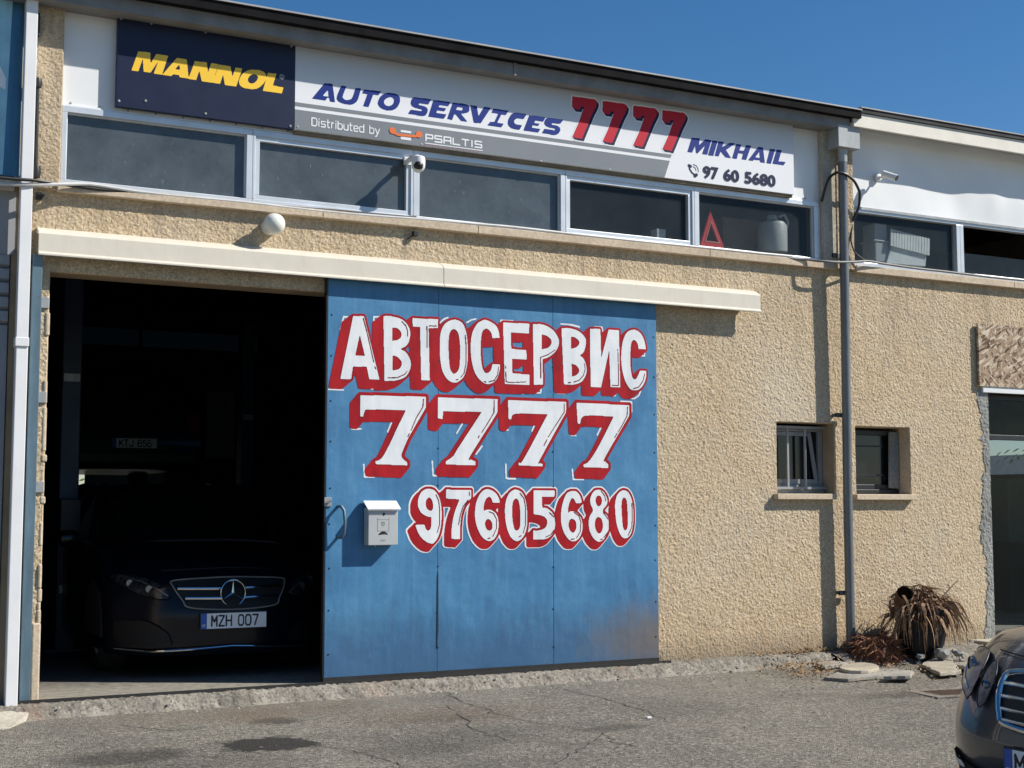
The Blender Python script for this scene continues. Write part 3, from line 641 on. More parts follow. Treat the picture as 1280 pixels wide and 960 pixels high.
inl = Ras(*dr)
for o_, tx in [(Z1, '400,110 440,260 515,590'), (Z1, '527,640 537,665'), (Z1, '820,145 865,195 885,250 882,310'), (Z1, '670,762 770,760 850,725 880,690'), (Z2, '205,200 205,430'), (Z2, '230,196 305,196'), (Z2, '622,295 632,420 632,600 610,710 570,760'), (Z2, '522,785 545,778'),
              (Z2, '825,803 850,808'), (Z2, '880,805 940,790 975,730 987,640'), (Z3, '147,650 152,760 200,770 370,762'), (Z3, '145,590 148,615'), (Z3, '530,720 528,495 610,465 685,415'), (Z3, '830,772 855,770'), (Z4, '60,722 120,700 165,650 185,580 178,520'), (Z4, '0,725 25,727'),
              (Z4, '475,755 548,758 548,560 540,360'), (Z4, '710,795 770,775 815,710 835,630'), (S1, '793,112 787,190 720,300 668,425'), (S1, '652,455 637,485'), (S2, '700,122 697,245 630,360 575,445'), (S2, '550,478 540,498'), (S3, '680,155 680,240 590,380 517,495'), (S3, '508,515 478,575'),
              (S4, '673,190 668,280 610,390 580,440'), (S4, '568,455 543,498'), (Y1, '428,175 462,250 475,370 470,540 445,630'), (Y1, '832,145 830,185'), (Y1, '815,240 755,320 722,420 700,540'), (Y2, '105,380 160,400 195,470 195,580 150,680'), (Y2, '90,703 120,695'), (Y2, '475,155 525,220 545,330 545,530 515,640'),
              (Y2, '465,682 492,668'), (Y2, '830,390 880,440'), (Y2, '885,600 850,655 785,685'), (Y3, '165,385 225,430 248,510 240,620 195,695'), (Y3, '130,712 170,705'), (Y3, '490,130 535,190 545,255'), (Y3, '515,388 550,430 570,470'), (Y3, '575,620 525,690'), (Y3, '480,715 510,708'), (Y3, '860,280 865,420 860,560 815,665')]:
    inl.stroke(onplane(zp(o_, tx), DY), .0085, .006)
inl.a &= face.a
face.copy(whi).sheet('lettering_highlight', DY-.0012, M['paint_white'], door)
face.copy(red).sheet('lettering_block', DY-.0022, M['paint_red'], door)
edge = face.dilate(.006).a & red & ~face.a
face.copy(edge).sheet('lettering_outline', DY-.0030, M['paint_dkred'], door)
face.sheet('lettering', DY-.0038, M['paint_white'], door)
inl.sheet('lettering_inline', DY-.0046, M['paint_dkred'], door)

# ------------------------------------------------------------------ small barred window and its neighbour
def small_window(par, h, fx1, dark, bars, sx):
    x0, x1, z0, z1 = h; yf = .165
    rv = MB(); rv.box(x0-.05, x1+.05, .235, .24, z0-.05, z1+.05)
    fm = MB(); ring(fm, x0+.003, x1-.003, z0+.045, z1-.02, .045, yf, yf+.05); fm.box(x0+.003, x1-.003, yf-.02, yf+.06, z0+.004, z0+.044)
    w = fm.build('window', M['alu_grey'] if not dark else M['black'], par, bevel=.003)
    MB().box(x0+.03, x1-.03, yf+.03, yf+.036, z0+.08, z1-.05).build('pane', M['pane_dark'], w)
    if bars:
        s_ = MB()     # tilted-in sash
        zz0, zz1 = z0+.09, z1-.07; xa, xb = x0+.06, x1-.10
        s_.prism([(xa, yf+.012, zz1), (xb-.06, yf+.012, zz1), (xb-.06, yf+.012, zz1-.035), (xa, yf+.012, zz1-.035)], (0, .015, 0))
        s_.prism([(xb-.06, yf+.010, zz1), (xb-.025, yf+.010, zz1), (xb+.045, yf-.004, zz0), (xb+.008, yf-.004, zz0)], (0, .015, 0))
        s_.prism([(xa, yf-.006, zz0), (xb+.03, yf-.006, zz0), (xb+.03, yf-.006, zz0+.04), (xa, yf-.006, zz0+.04)], (0, .015, 0))
        s_.build('sash', M['alu_grey'], w)
        for bx in (x0+.20, x0+.395): MB().box(bx, bx+.022, yf-.055, yf-.04, z0+.045, z1-.02).build('bar', M['alu_grey'], w, bevel=.003)
        for q in (z0+.04, z1-.043): MB().box(x0+.003, x1-.003, yf-.058, yf-.036, q, q+.022).build('bar', M['alu_grey'], w)
    else:
        MB().prism([(x1-.125, yf-.004, z0+.06), (x1-.002, yf-.004, z0+.05), (x1-.002, yf-.004, z1-.03), (x1-.11, yf-.004, z1-.03)], (0, -.03, 0)).build('mortar_patch', M['cement'], w, bevel=.008)
        MB().box(x0+.10, x1-.18, yf-.008, yf+.01, z0+.17, z0+.185).box(x0+.10, x1-.18, yf-.008, yf+.01, z1-.17, z1-.16).build('sash', M['black'], w)
    MB().box(sx[0], sx[1], -.065, .16, z0-.052, z0-.0015).build('sill', M['stone_sill'], par, bevel=.005)
small_window(wsh, LW, 0, False, True, (F(972, 622, -.06)[0], F(1046, 624, -.06)[0]))

# ------------------------------------------------------------------ neighbouring unit on the right
nb = thing('shop_building', (11, 0, ZB), 'beige plaster shop unit right of the grey drainpipe with a glass door', 'shop')
RW = (8.612, 9.257, 1.595, 2.208); SD = (10.285, 13.2, 0, 2.622)
plaster('wall', 8.516, 14.5, ZB-.1, SIL-.05, nb, [RW, SD], seed=11)
core = MB(); core.box(8.516, 8.609, .013, .24, 0, SIL-.05); core.box(8.609, 9.26, .013, .24, 0, 1.592); core.box(8.609, 9.26, .013, .24, 2.211, SIL-.05); core.box(9.26, 10.283, .013, .24, 0, SIL-.05)
core.box(10.283, 13.2, .013, .24, 2.625, SIL-.05); core.box(13.2, 14.5, .013, .24, 0, SIL-.05)
core.build('wall_backing', M['stone_sill'], nb)
small_window(nb, RW, 0, True, False, (F(1071, 622, -.06)[0], F(1146, 624, -.06)[0]))
# ragged cement edge of the shop opening
_r = np.random.default_rng(9); _n = np.convolve(_r.normal(0, 1, 420), np.ones(5)/5, 'same'); _m = np.convolve(_r.normal(0, 1, 420), np.ones(45)/45, 'same')
def edge_x(z): i = np.clip(((z-.1)/2.6*400).astype(int), 0, 419); return 10.165+.022*_n[i]+.16*_m[i]-.05*np.exp(-((z-1.15)/.22)**2)
plaster('cement_edge', 9.98, 10.284, .2, 2.62, nb, y0=-.006, cell=.010, amp=.0018, seed=31, mat=M['cement'], mask=lambda x, z: x > edge_x(z+0*x))
MB().box(10.25, 10.284, .0, .24, .2, 2.62).build('cement_reveal', M['cement'], nb)
MB().box(10.185, 14, -.035, -.006, 2.575, 2.64).build('door_head', M['cladding'], nb, bevel=.004)
for a, b in ((8.615, 10.62), (10.624, 14.5)): MB().box(a, b, -.06, .14, SIL-.066, SIL-.002).build('sill', M['stone_sill'], nb, bevel=.004)
for (a, b, pm, op) in ((8.612, 9.975, 'pane_clear', 0), (9.977, 11.6, 'pane_clear', 1), (11.602, 13.1, 'pane', 0)):
    fm = MB(); ring(fm, a, b, SIL, WT, .045, .0, .07, .03 if a < 9 else .045)
    w = fm.build('window', M['alu'], nb, bevel=.003)
    if op: MB().box(a+.04, b-.04, .05, .055, SIL+.04, SIL+.25).build('pane', M['pane_clear'], w)
    else: MB().box(a+.025, b-.04, .045, .05, SIL+.04, WT-.04).build('pane', M[pm], w)
# wavy cladding
nxx, nzz = 120, 14; vs = []
for j in range(nzz+1):
    for i in range(nxx+1):
        x = 8.61+(14.5-8.61)*i/nxx; z = WT+.001+(5.02-WT)*j/nzz; e = math.sin(math.pi*min(1, j/nzz*1.3))
        vs.append((x, .012-e*(.017*math.sin(x*3.1+.2)*min(1, max(0, x-9.0))+.004*math.sin(x*7.3+2)+.003*math.sin(x*17)*min(1, max(0, x-9.3))), z))
raw('cladding', vs, [(j*(nxx+1)+i, j*(nxx+1)+i+1, (j+1)*(nxx+1)+i+1, (j+1)*(nxx+1)+i) for j in range(nzz) for i in range(nxx)], M['cladding'], nb, True)
MB().box(8.61, 14.5, -.012, .02, WT-.02, WT+.004).build('flashing', M['galv'], nb)
MB().box(8.462, 14.56, -.235, -.205, 4.912, 5.045).build('fascia', M['fascia'], nb, bevel=.004)
MB().box(8.54, 14.5, -.204, .0, 4.985, 5.04).build('soffit', M['cladding'], nb)
MB().box(8.532, 14.6, -.252, 12, 5.047, 5.085).build('roof_edging', M['edge_grey'], nb)
MB().box(8.532, 14.6, -.262, 12, 5.087, 5.098).build('roof', M['roof'], nb)
MB().box(8.53, 14.5, 6.9, 7.0, 0, 5.04).box(14.4, 14.5, .25, 2.7, 0, 5.04).box(14.4, 14.5, 4.4, 6.9, 0, 5.04).box(14.4, 14.5, 2.7, 4.4, 0, 1.85).box(14.4, 14.5, 2.7, 4.4, 2.42, 5.04).box(8.53, 8.56, .25, 6.9, 0, 5.04).build('inner_wall', simple('shop_inner_wall', (.40, .34, .27), .9), nb)
MB().box(8.57, 14.4, .1, 6.9, .18, .234).build('floor', M['concrete_pale'], nb)
MB().box(8.57, 14.4, .25, 6.9, 2.95, 3.0).build('ceiling', simple('shop_ceiling', (.35, .31, .26), .9), nb)
gd = MB(); ring(gd, 10.30, 11.55, .24, 2.57, .05, .10, .15); gd.box(10.35, 11.5, .105, .145, 2.13, 2.18); gd.box(11.55, 13.15, .1, .15, .24, .30); ring(gd, 11.552, 13.15, .24, 2.57, .05, .10, .15)
gdo = gd.build('glass_door', M['black'], nb, bevel=.003)
MB().box(10.35, 11.5, .12, .126, .29, 2.13).box(10.35, 11.5, .12, .126, 2.18, 2.52).box(11.6, 13.1, .12, .126, .30, 2.52).build('pane', m_pane('shop_glass', (.012, .016, .016), .8), gdo)
# board over the shop door
bo = MB().box(F(1223, 440, -.04)[0], 12.2, -.045, -.02, F(1223, 482.5, -.04)[2], F(1223, 404, -.04)[2]); o = bo.build('strand_board', M['osb'], bevel=.002)
tag(o, 'rough brown strand board fixed above the shop door', 'board')

# ------------------------------------------------------------------ left neighbour
lb = thing('neighbour_building', (0, 0, ZB), 'grey neighbouring unit left of the white downpipe with a blue panel above', 'building')
MB().box(-6, 1.30, .03, .3, 3.66, 5.1).build('upper_wall', simple('plain_grey_wall', (.30, .30, .30), .8), lb)  # one even grey over the whole upper wall
MB().box(-6, 1.30, -.06, .1, 3.60, 3.665).build('sill', M['stone_sill'], lb)
t = NT('flaking_grey_paint'); fl = t.noise(1.0, 5, .7, t.scalev((12, 12, 5)))
MB().box(-6, 1.32, .0, .3, 3.17, 3.60).build('lintel', t.done(t.ramp(fl, [(.66, (.29, .295, .305)), (.69, (.62, .60, .55))]), .8), lb)
sh = MB()
for i in range(5): sh.prism([(-6, .02, 2.70+i*.095), (-6, -.008, 2.72+i*.095), (-6, -.008, 2.785+i*.095), (-6, .02, 2.794+i*.095)], (7.29, 0, 0))
sh.box(-6, 1.29, .03, .06, 2.66, 3.17); sh.build('shutter', simple('grey_shutter_paint', (.26, .27, .29), .5, .1, .12, 4), lb)
MB().box(-6, 1.29, .0, .05, .2, 2.69).build('door_panel', simple('grey_door_paint', (.25, .26, .28), .5, 0, .1, 3), lb)
MB().box(-6, 1.30, -.2, 12, 5.1, 5.2).build('roof', M['gutter'], lb)
bp_ = thing('advert_panel', (0, 0, 3.7), 'sky blue panel with pale lettering strokes left of the white downpipe', 'sign')
MB().box(-3, 1.33, -.03, .0, 3.695, 4.955).build('panel', m_metal('deep_blue_panel', (.05, .16, .27), .4), bp_)
pm_ = MB(); pm_.prism([(.7, -.034, 3.70), (1.225, -.034, 3.70), (1.255, -.034, 4.93), (.7, -.034, 4.93)], (0, .003, 0)); pm_.build('light_band', simple('pale_blue_vinyl', (.30, .56, .68), .4), bp_)
pm_ = MB(); pm_.prism([(1.10, -.0375, 4.33), (1.226, -.0375, 4.28), (1.226, -.0375, 4.36), (1.16, -.0375, 4.48)], (0, .003, 0)); pm_.build('lettering', M['sign_white'], bp_)
# white square downpipe
wd = thing('downpipe', (1.4, -.12, .2), 'square white plastic downpipe at the left edge of the workshop', 'downpipe')
def sqpipe(mb, z0, z1, x0, x1, y): mb.prism([(x0, y, z0), (x0+.076, y, z0), (x1+.076, y, z1), (x1, y, z1)], (0, .075, 0))
xa = F(6.5, 860, -.12)[0]; xb = F(26, 290, -.12)[0]; xc_ = F(32.5, 5, -.12)[0]
m_ = MB(); sqpipe(m_, .19, 2.55, xa, xb-.01, -.14); m_.build('lower_pipe', M['white_pvc'], wd, bevel=.005)
m_ = MB(); sqpipe(m_, 2.55, 5.0, xb-.012, xc_, -.147); m_.box(xb-.018, xb+.07, -.151, -.06, 2.54, 2.60); m_.build('upper_pipe', M['white_pvc'], wd, bevel=.004)

# ------------------------------------------------------------------ workshop interior
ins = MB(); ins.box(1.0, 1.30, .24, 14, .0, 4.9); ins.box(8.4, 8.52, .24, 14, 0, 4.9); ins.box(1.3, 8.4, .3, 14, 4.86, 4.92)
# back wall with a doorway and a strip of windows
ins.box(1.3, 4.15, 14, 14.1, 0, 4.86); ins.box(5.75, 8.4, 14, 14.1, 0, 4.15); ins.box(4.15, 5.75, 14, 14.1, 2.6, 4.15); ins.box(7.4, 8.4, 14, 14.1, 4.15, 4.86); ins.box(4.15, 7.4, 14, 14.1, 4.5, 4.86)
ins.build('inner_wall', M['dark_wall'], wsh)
for a_, b_ in ((4.16, 5.3), (5.32, 7.39)):
    w = ring(MB(), a_-.01, b_+.01, 4.149, 4.501, .03, 14.02, 14.07).build('window', M['rubber'], wsh); MB().box(a_+.01, b_-.01, 14.04, 14.045, 4.165, 4.485).build('pane', m_pane('grimy_glass', (.02, .022, .024), .06), w)
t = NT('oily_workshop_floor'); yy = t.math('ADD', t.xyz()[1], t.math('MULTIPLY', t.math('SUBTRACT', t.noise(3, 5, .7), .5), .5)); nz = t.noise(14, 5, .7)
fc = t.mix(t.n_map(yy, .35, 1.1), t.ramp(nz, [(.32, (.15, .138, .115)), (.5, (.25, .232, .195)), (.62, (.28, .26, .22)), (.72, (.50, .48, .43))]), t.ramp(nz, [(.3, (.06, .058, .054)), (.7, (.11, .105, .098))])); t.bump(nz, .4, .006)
MB().box(1.3, 8.4, .0, 14, .12, .2145).build('floor', t.done(fc, .8, 0, .2), wsh)

# ================================================================== SIGNS
def sign(name, x0, x1, z0, z1, label):
    s = thing(name, ((x0+x1)/2, -.03, z0), label, 'sign'); return s
SY = -.045
x0, z1 = F(147.8, 18.5, SY)[0], F(147.8, 18.5, SY)[2]; xm = F(369.2, 57, SY)[0]; zb_ = F(369, 161.8, SY)[2]; x1_ = F(992, 199, SY)[0]; zt_ = z1-.004
s1 = sign('sign_board', x0, xm, zb_, zt_, 'navy blue sign board with heavy yellow lettering under the gutter')
MB().box(x0, xm-.002, SY, .0, zb_, zt_).build('panel', M['navy'], s1, bevel=.002)
C = (160, 50, 6.4)
man = [[P(*C, '82,90 178,102 180,190 225,113 322,127 272,278 205,268 245,165 180,262 125,254 118,150 82,252 27,243')], [P(*C, '390,145 470,155 485,310 412,300 410,280 362,275 345,290 272,280'), P(*C, '412,195 415,240 375,235')],
 [P(*C, '535,168 630,180 640,262 665,185 725,193 672,342 590,332 570,245 545,322 482,313')], [P(*C, '728,198 820,210 835,295 860,220 915,228 865,372 775,360 760,275 737,350 675,342')],
 [P(*C, '1000,238~ 1075,250~ 1105,285~ 1090,340~ 1040,385~ 980,393~ 915,378~ 888,340~ 905,285~ 950,248~'), P(*C, '1010,275~ 1035,285~ 1038,310~ 1015,340~ 985,348~ 962,335~ 962,305~ 985,280~')], [P(*C, '1120,262 1187,270 1158,365 1245,378 1230,428 1078,405')]]
rs = Ras(x0, xm, zb_, zt_, .003)
for gl in man: rs.poly([onplane(q, SY) for q in gl])
rs.sheet('lettering', SY-.0012, M['yellow'], s1)
rs = Ras(x0, xm, zb_, zt_, .002); c_ = F(352.5, 96, SY); tt = np.linspace(0, 2*math.pi, 16); rs.stroke([(c_[0]+.017*math.cos(a), c_[2]+.017*math.sin(a)) for a in tt], .005); rs.stroke([(c_[0]-.005, c_[2]-.008), (c_[0]-.005, c_[2]+.008), (c_[0]+.004, c_[2]+.004), (c_[0]+.006, c_[2]-.008)], .004)
rs.sheet('registered_mark', SY-.0012, M['galv'], s1)
scr = MB()
for u, v in ((150, 22), (189, 29), (257, 40), (367, 58), (147.5, 126), (182, 126), (257, 142), (366, 158)):
    p = F(u, v, SY); MB().lathe([(0, -.006), (.008, -.005), (.010, 0)], (min(max(p[0], x0+.02), xm-.03), SY, min(max(p[2], zb_+.02), zt_-.02)), 10, 'y').build('screw', M['galv'], s1, True)
s2 = sign('sign_board', xm, x1_, zb_, zt_, 'long white and grey sign board with blue lettering and red sevens')
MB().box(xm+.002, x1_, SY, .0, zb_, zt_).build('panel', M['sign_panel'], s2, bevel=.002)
# grey bands
B = (360, 60, 3.2); D3 = (680, 80, 3.2)
def zof(u, v): return F(u, v, SY)[2]
zs = [zof(369.5, 60+222/3.2), zof(369.5, 60+237/3.2), zof(369.5, 60+250/3.2)]
zs2 = [zof(837, 80+357/3.2), zof(837, 80+371/3.2), zof(837, 80+384/3.2)]
xe = F(837, 196, SY)[0]; xl = F(830.5, 223, SY)[0]
za, zbn, zcn = [(a+b)/2 for a, b in zip(zs, zs2)]
sl_ = (xe-xl)/(zcn-zb_); xat = lambda z: xl+(z-zb_)*sl_
gb = MB(); gb.prism([(xm+.003, SY-.0012, zbn), (xat(zbn), SY-.0012, zbn), (xat(za), SY-.0012, za), (xm+.003, SY-.0012, za)], (0, .001, 0))
gb.prism([(xm+.003, SY-.0035, zb_+.002), (xl, SY-.0035, zb_+.002), (xat(zcn), SY-.0035, zcn), (xm+.003, SY-.0035, zcn)], (0, .003, 0))
gb.build('grey_band', M['sign_grey'], s2)
A8 = (380, 90, 8); Bz = (500, 100, 6.0952); E8 = (850, 160, 8.5333)
auto = [[P(*A8, '80,265 205,112 285,118 310,302 260,297 252,258 232,258 215,284'), P(*A8, '240,180 246,246 187,238')],
 [P(*A8, '372,138 425,142 388,240~ 400,270~ 430,280~ 470,270~ 490,240~ 515,160 570,165 540,270~ 510,310~ 460,328~ 380,312~ 335,285~ 328,250~ 345,200')],
 [P(*A8, '600,175 770,193 745,232 692,226 645,352 590,343 635,220 582,212')],
 [P(*A8, '840,208~ 920,220~ 958,255~ 955,310~ 920,365~ 860,385~ 790,372~ 745,335~ 742,290~ 775,235~'), P(*A8, '855,252~ 890,262~ 900,290~ 885,325~ 850,340~ 815,330~ 800,305~ 810,275~')],
 [P(*Bz, '105,130 238,148 215,186 150,178 142,188~ 195,205~ 212,230~ 195,268~ 170,275 60,258 82,225 162,236 166,226~ 110,210~ 85,190~ 85,155~')],
 [P(*Bz, '255,152 385,168 368,200 300,192 292,208 352,217 337,240 283,232 276,250 355,262 335,295 215,278')],
 [P(*Bz, '402,172 500,185~ 528,205~ 520,245~ 465,258 515,320 465,312 425,262 412,262 398,304 358,298'), P(*Bz, '437,206 480,212 472,234 426,228')],
 [P(*Bz, '535,192 585,198 598,275 640,205 693,212 615,330 562,326')],
 [P(*Bz, '712,218 828,235 805,268 772,264 740,325 790,333 772,360 665,345 688,318 718,320 748,258 695,250')],
 [P(*Bz, '870,250~ 965,262 940,300 895,292~ 870,310~ 880,335~ 930,345 910,380 850,368~ 822,335~ 830,290~')],
 [P(*Bz, '985,268 1110,285 1090,318 1030,310 1022,326 1065,332 1050,352 1010,346 1004,362 1070,372 1052,402 940,384')],
 [P(*Bz, '1120,288 1245,303 1220,335 1162,328 1157,340~ 1200,350~ 1222,375~ 1205,410~ 1175,420 1080,405 1100,372 1176,384 1180,372~ 1125,358~ 1100,335~ 1105,305~')],
 [P(*E8, '125,102 210,112 203,182 270,120 335,128 290,285 235,278 265,190 190,270 170,268 160,190 130,262 78,255')], [P(*E8, '345,133 402,140 355,298 298,290')],
 [P(*E8, '412,142 468,148 448,205 530,158 592,164 490,235 545,322 485,315 432,250 412,304 368,298')], [P(*E8, '600,170 655,177 632,238 680,243 705,183 758,190 705,343 655,336 672,275 620,270 605,330 555,322')],
 [P(*E8, '835,200 885,207 905,372 855,366 850,345 785,340 775,352 725,345'), P(*E8, '845,255 850,318 802,312')], [P(*E8, '958,222 1015,228 970,382 920,375')], [P(*E8, '1030,230 1085,235 1050,355 1128,362 1105,398 985,383')]]
rs = Ras(xm, x1_, zb_, zt_, .003)
for gl in auto: rs.poly([onplane(q, SY) for q in gl])
rs.sheet('blue_lettering', SY-.0012, M['sign_blue'], s2)
D7 = (700, 110, 7.53)
base7 = '115,78 320,105 345,125~ 340,170~ 300,250 205,480 115,462 170,340 225,180 195,178~ 185,205 130,200 112,175'
def seven(dx, dy, k): return ' '.join(f"{115+(float(w.rstrip('~').split(',')[0])-115)*k+dx},{78+(float(w.rstrip('~').split(',')[1])-78)*k+dy}"+('~' if w.endswith('~') else '') for w in base7.split())
r1 = Ras(xm, x1_, zb_, zt_, .003)
for dx, dy, k in ((0, 0, 1), (286, 44, .99), (574, 87, .975), (848, 130, .96)): r1.poly([onplane(P(*D7, seven(dx, dy, k)), SY)])
sw = r1.sweep(.018, -.018)
r1.copy(sw.dilate(.012).a).sheet('number_halo', SY-.0010, M['sign_white'], s2)
sw.sheet('number_shadow', SY-.0018, M['sign_navy'], s2)
r1.sheet('red_numbers', SY-.0026, M['sign_red'], s2)
rs = Ras(xm, x1_, zb_, zt_, .002)
e = lambda tx: onplane(zp(E8, tx), SY)
rs.stroke(e('97,402 103,440 125,475 165,508'), .016); rs.stroke(e('95,402 112,408'), .028); rs.stroke(e('158,512 175,500'), .030)
rs.stroke(e('140,388 175,405 192,435 195,470'), .007); rs.stroke(e('138,412 160,425 172,455'), .007)
rs.sheet('phone_icon', SY-.0012, M['sign_navy'], s2)
def stxt(tx, name, mat, u0, v0, u1, v1, hpx, bold, shear=0):
    a = np.array(F(u0, v0, SY)); b = np.array(F(u1, v1, SY)); z = (a[2]+b[2])/2
    h = F(u0, v0-hpx, SY)[2]-a[2]
    put_text(tx, name, mat, s2, (a[0], SY-.0052, z), (1, 0, 0), (0, 0, 1), b[0]-a[0], h, bold, shear)
g97 = lambda u, v: (u, v)
stxt('97', 'phone_number', M['sign_navy'], 878.8, 222.5, 898.2, 225.2, 15.6, .035)
stxt('60', 'phone_number', M['sign_navy'], 904.5, 226, 923.8, 228.2, 15.4, .035)
stxt('5680', 'phone_number', M['sign_navy'], 930.8, 229.5, 969.3, 233.8, 15.3, .035)
TECH = {'P': [[(0,0),(0,1),(1,1),(1,.45),(0,.45)]], 'S': [[(1,1),(0,1),(0,.52),(1,.52),(1,0),(0,0)]], 'A': [[(0,0),(0,1),(1,1),(1,0)],[(0,.42),(1,.42)]], 'L': [[(0,1),(0,0),(1,0)]], 'T': [[(0,1),(1,1)],[(.5,1),(.5,0)]], 'I': [[(.5,1),(.5,0)]],
 'D': [[(0,0),(0,1),(.75,1),(1,.8),(1,.2),(.75,0),(0,0)]], 'i': [[(.5,0),(.5,.68)],[(.5,.92),(.5,1)]], 's': [[(1,.7),(.1,.7),(0,.55),(.1,.37),(.9,.37),(1,.2),(.9,0),(0,0)]], 't': [[(.3,1),(.3,.12),(.45,0),(1,0)],[(0,.7),(1,.7)]],
 'r': [[(.1,0),(.1,.7)],[(.1,.45),(.35,.7),(1,.7)]], 'b': [[(0,1),(0,0),(.8,0),(1,.15),(1,.55),(.8,.7),(0,.7)]], 'u': [[(0,.7),(0,.15),(.2,0),(1,0),(1,.7)]], 'e': [[(0,.35),(1,.35),(1,.58),(.8,.7),(.2,.7),(0,.55),(0,.15),(.2,0),(1,0)]],
 'd': [[(1,1),(1,0),(.2,0),(0,.15),(0,.55),(.2,.7),(1,.7)]], 'y': [[(0,.7),(.5,0)],[(1,.7),(.5,0),(.25,-.32),(0,-.32)]]}
TW = {'i': .25, 'I': .25, 't': .62, 'r': .6, ' ': .7, 'D': 1.15}
def tech(name, txt, mat, u0, v0, u1, v1, h, w):
    a = np.array(F(u0, v0, SY)); b = np.array(F(u1, v1, SY)); z = (a[2]+b[2])/2; ws = [TW.get(c, 1.0) for c in txt]; gap = .38
    unit = (b[0]-a[0])/(sum(ws)+gap*(len(ws)-1)); x = a[0]; r_ = Ras(a[0]-.03, b[0]+.03, z-.08, z+h+.03, .002)
    for c, k in zip(txt, ws):
        for pl in TECH.get(c, []): r_.stroke([(x+p*unit*k, z+q*h) for p, q in pl], w)
        x += unit*(k+gap)
    r_.sheet(name, SY-.0052, mat, s2)
tech('small_lettering', 'Distributed by', M['sign_white'], 389.5, 157.0, 474.0, 168.2, .058, .0085)
tech('small_lettering', 'PSALTIS', M['sign_white'], 532.0, 175.5, 601.5, 185.5, .048, .012)
lg = MB()
def rect(mb, u0, v0, u1, v1, dv=0):
    a, b = F(u0, v0, SY), F(u1, v1, SY); z1q, z0q = a[2], b[2]; mb.box(a[0], b[0], SY-.0055, SY-.003, z0q, z1q)
rect(lg, 500.5, 162.5, 513.5, 167); rect(lg, 500.5, 170.8, 513.5, 176); zu = (F(531, 178.6, SY)[2]+F(602, 188.6, SY)[2])/2; lg.box(F(531, 178, SY)[0], F(603, 188, SY)[0], SY-.0055, SY-.003, zu-.004, zu+.003)
lg.build('logo_bars', M['sign_white'], s2)
rs = Ras(xm, x1_, zb_, zt_, .002)
for u, v in ((490.5, 163.5), (523.5, 168.2)): rs.stroke([F(u-.1, v, SY)[::2], F(u+.1, v, SY)[::2]], .052)
rs.stroke([F(491, 165.5, SY)[::2], F(497, 168.6, SY)[::2], F(517, 170.6, SY)[::2], F(524, 169.5, SY)[::2]], .019)
rs.sheet('logo_mark', SY-.0075, M['orange'], s2)
rs = Ras(xm, x1_, zb_, zt_, .002); r = random.Random(3)
za_, zb2 = F(531, 180.4, SY)[2], F(602, 190.5, SY)[2]; xa_, xb_ = F(531, 181, SY)[0], F(603, 190, SY)[0]; zz = (za_+zb2)/2; x = xa_
while x < xb_-.02:
    w = r.uniform(.008, .02); rs.stroke([(x, zz-.010+r.uniform(-.003, .003)), (x+w, zz+.008+r.uniform(-.004, .004))], .005); x += w+r.uniform(.010, .018)
rs.sheet('faded_tagline', SY-.005, simple('faded_red_vinyl', (.30, .07, .08), .5), s2)
scr = MB()
for u, v in ((372, 158.5), (526.5, 180.3), (676, 201.5), (762, 212)):
    p = F(u, v, SY); MB().lathe([(0, -.006), (.008, -.005), (.010, 0)], (p[0], SY-.001, p[2]), 10, 'y').build('screw', M['galv'], s2, True)
MB().box(xm+.01, x1_-.01, -.03, .005, zb_-.025, zb_-.001).build('support_batten', simple('weathered_wood', (.20, .16, .11), .9, 0, .3, 6), s2)

# ================================================================== THINGS ON THE FACADE
# globe lamp
p = F(343, 280, -.125); lp = thing('wall_lamp', (p[0], 0, p[2]), 'white glass globe lamp on the plaster above the door rail', 'lamp')
gl = MB(); prof = [(.078*math.sin(a), -.125-.078*math.cos(a)) for a in np.linspace(0, 2.75, 22)]; gl.lathe(prof, (p[0], 0, p[2]), 32, 'y'); gl.build('globe', simple('opal_glass', (.72, .72, .66), .25, 0, .04, 3), lp, True)
MB().lathe([(.03, -.06), (.06, -.05), (.062, .0)], (p[0], 0, p[2]), 24, 'y').build('base', M['white_pvc'], lp, True)
# dome camera at the window frame
p = F(523, 204, -.16); dc = thing('security_camera', (p[0], -.1, p[2]), 'white dome security camera with black eye hanging under the long sign board', 'camera')
b = MB(); b.lathe([(0, .055), (.035, .054), (.05, .045), (.053, .02), (.053, -.01), (.05, -.035), (.035, -.06), (.015, -.072), (0, -.074)], (p[0], -.16, p[2]), 24); b.build('housing', M['white_pvc'], dc, True)
e = MB(); e.lathe([(0, -.056), (.02, -.054), (.034, -.042), (.040, -.02), (.041, 0)], (p[0]-.008, -.16, p[2]-.022), 20, 'y'); e.build('lens', M['black'], dc, True)
MB().tube([(p[0]-.02, .0, p[2]+.05), (p[0]-.01, -.08, p[2]+.06), (p[0], -.15, p[2]+.05)], .02).box(p[0]-.05, p[0]+.01, -.01, .012, p[2]+.02, p[2]+.08).build('bracket', M['white_pvc'], dc, True)
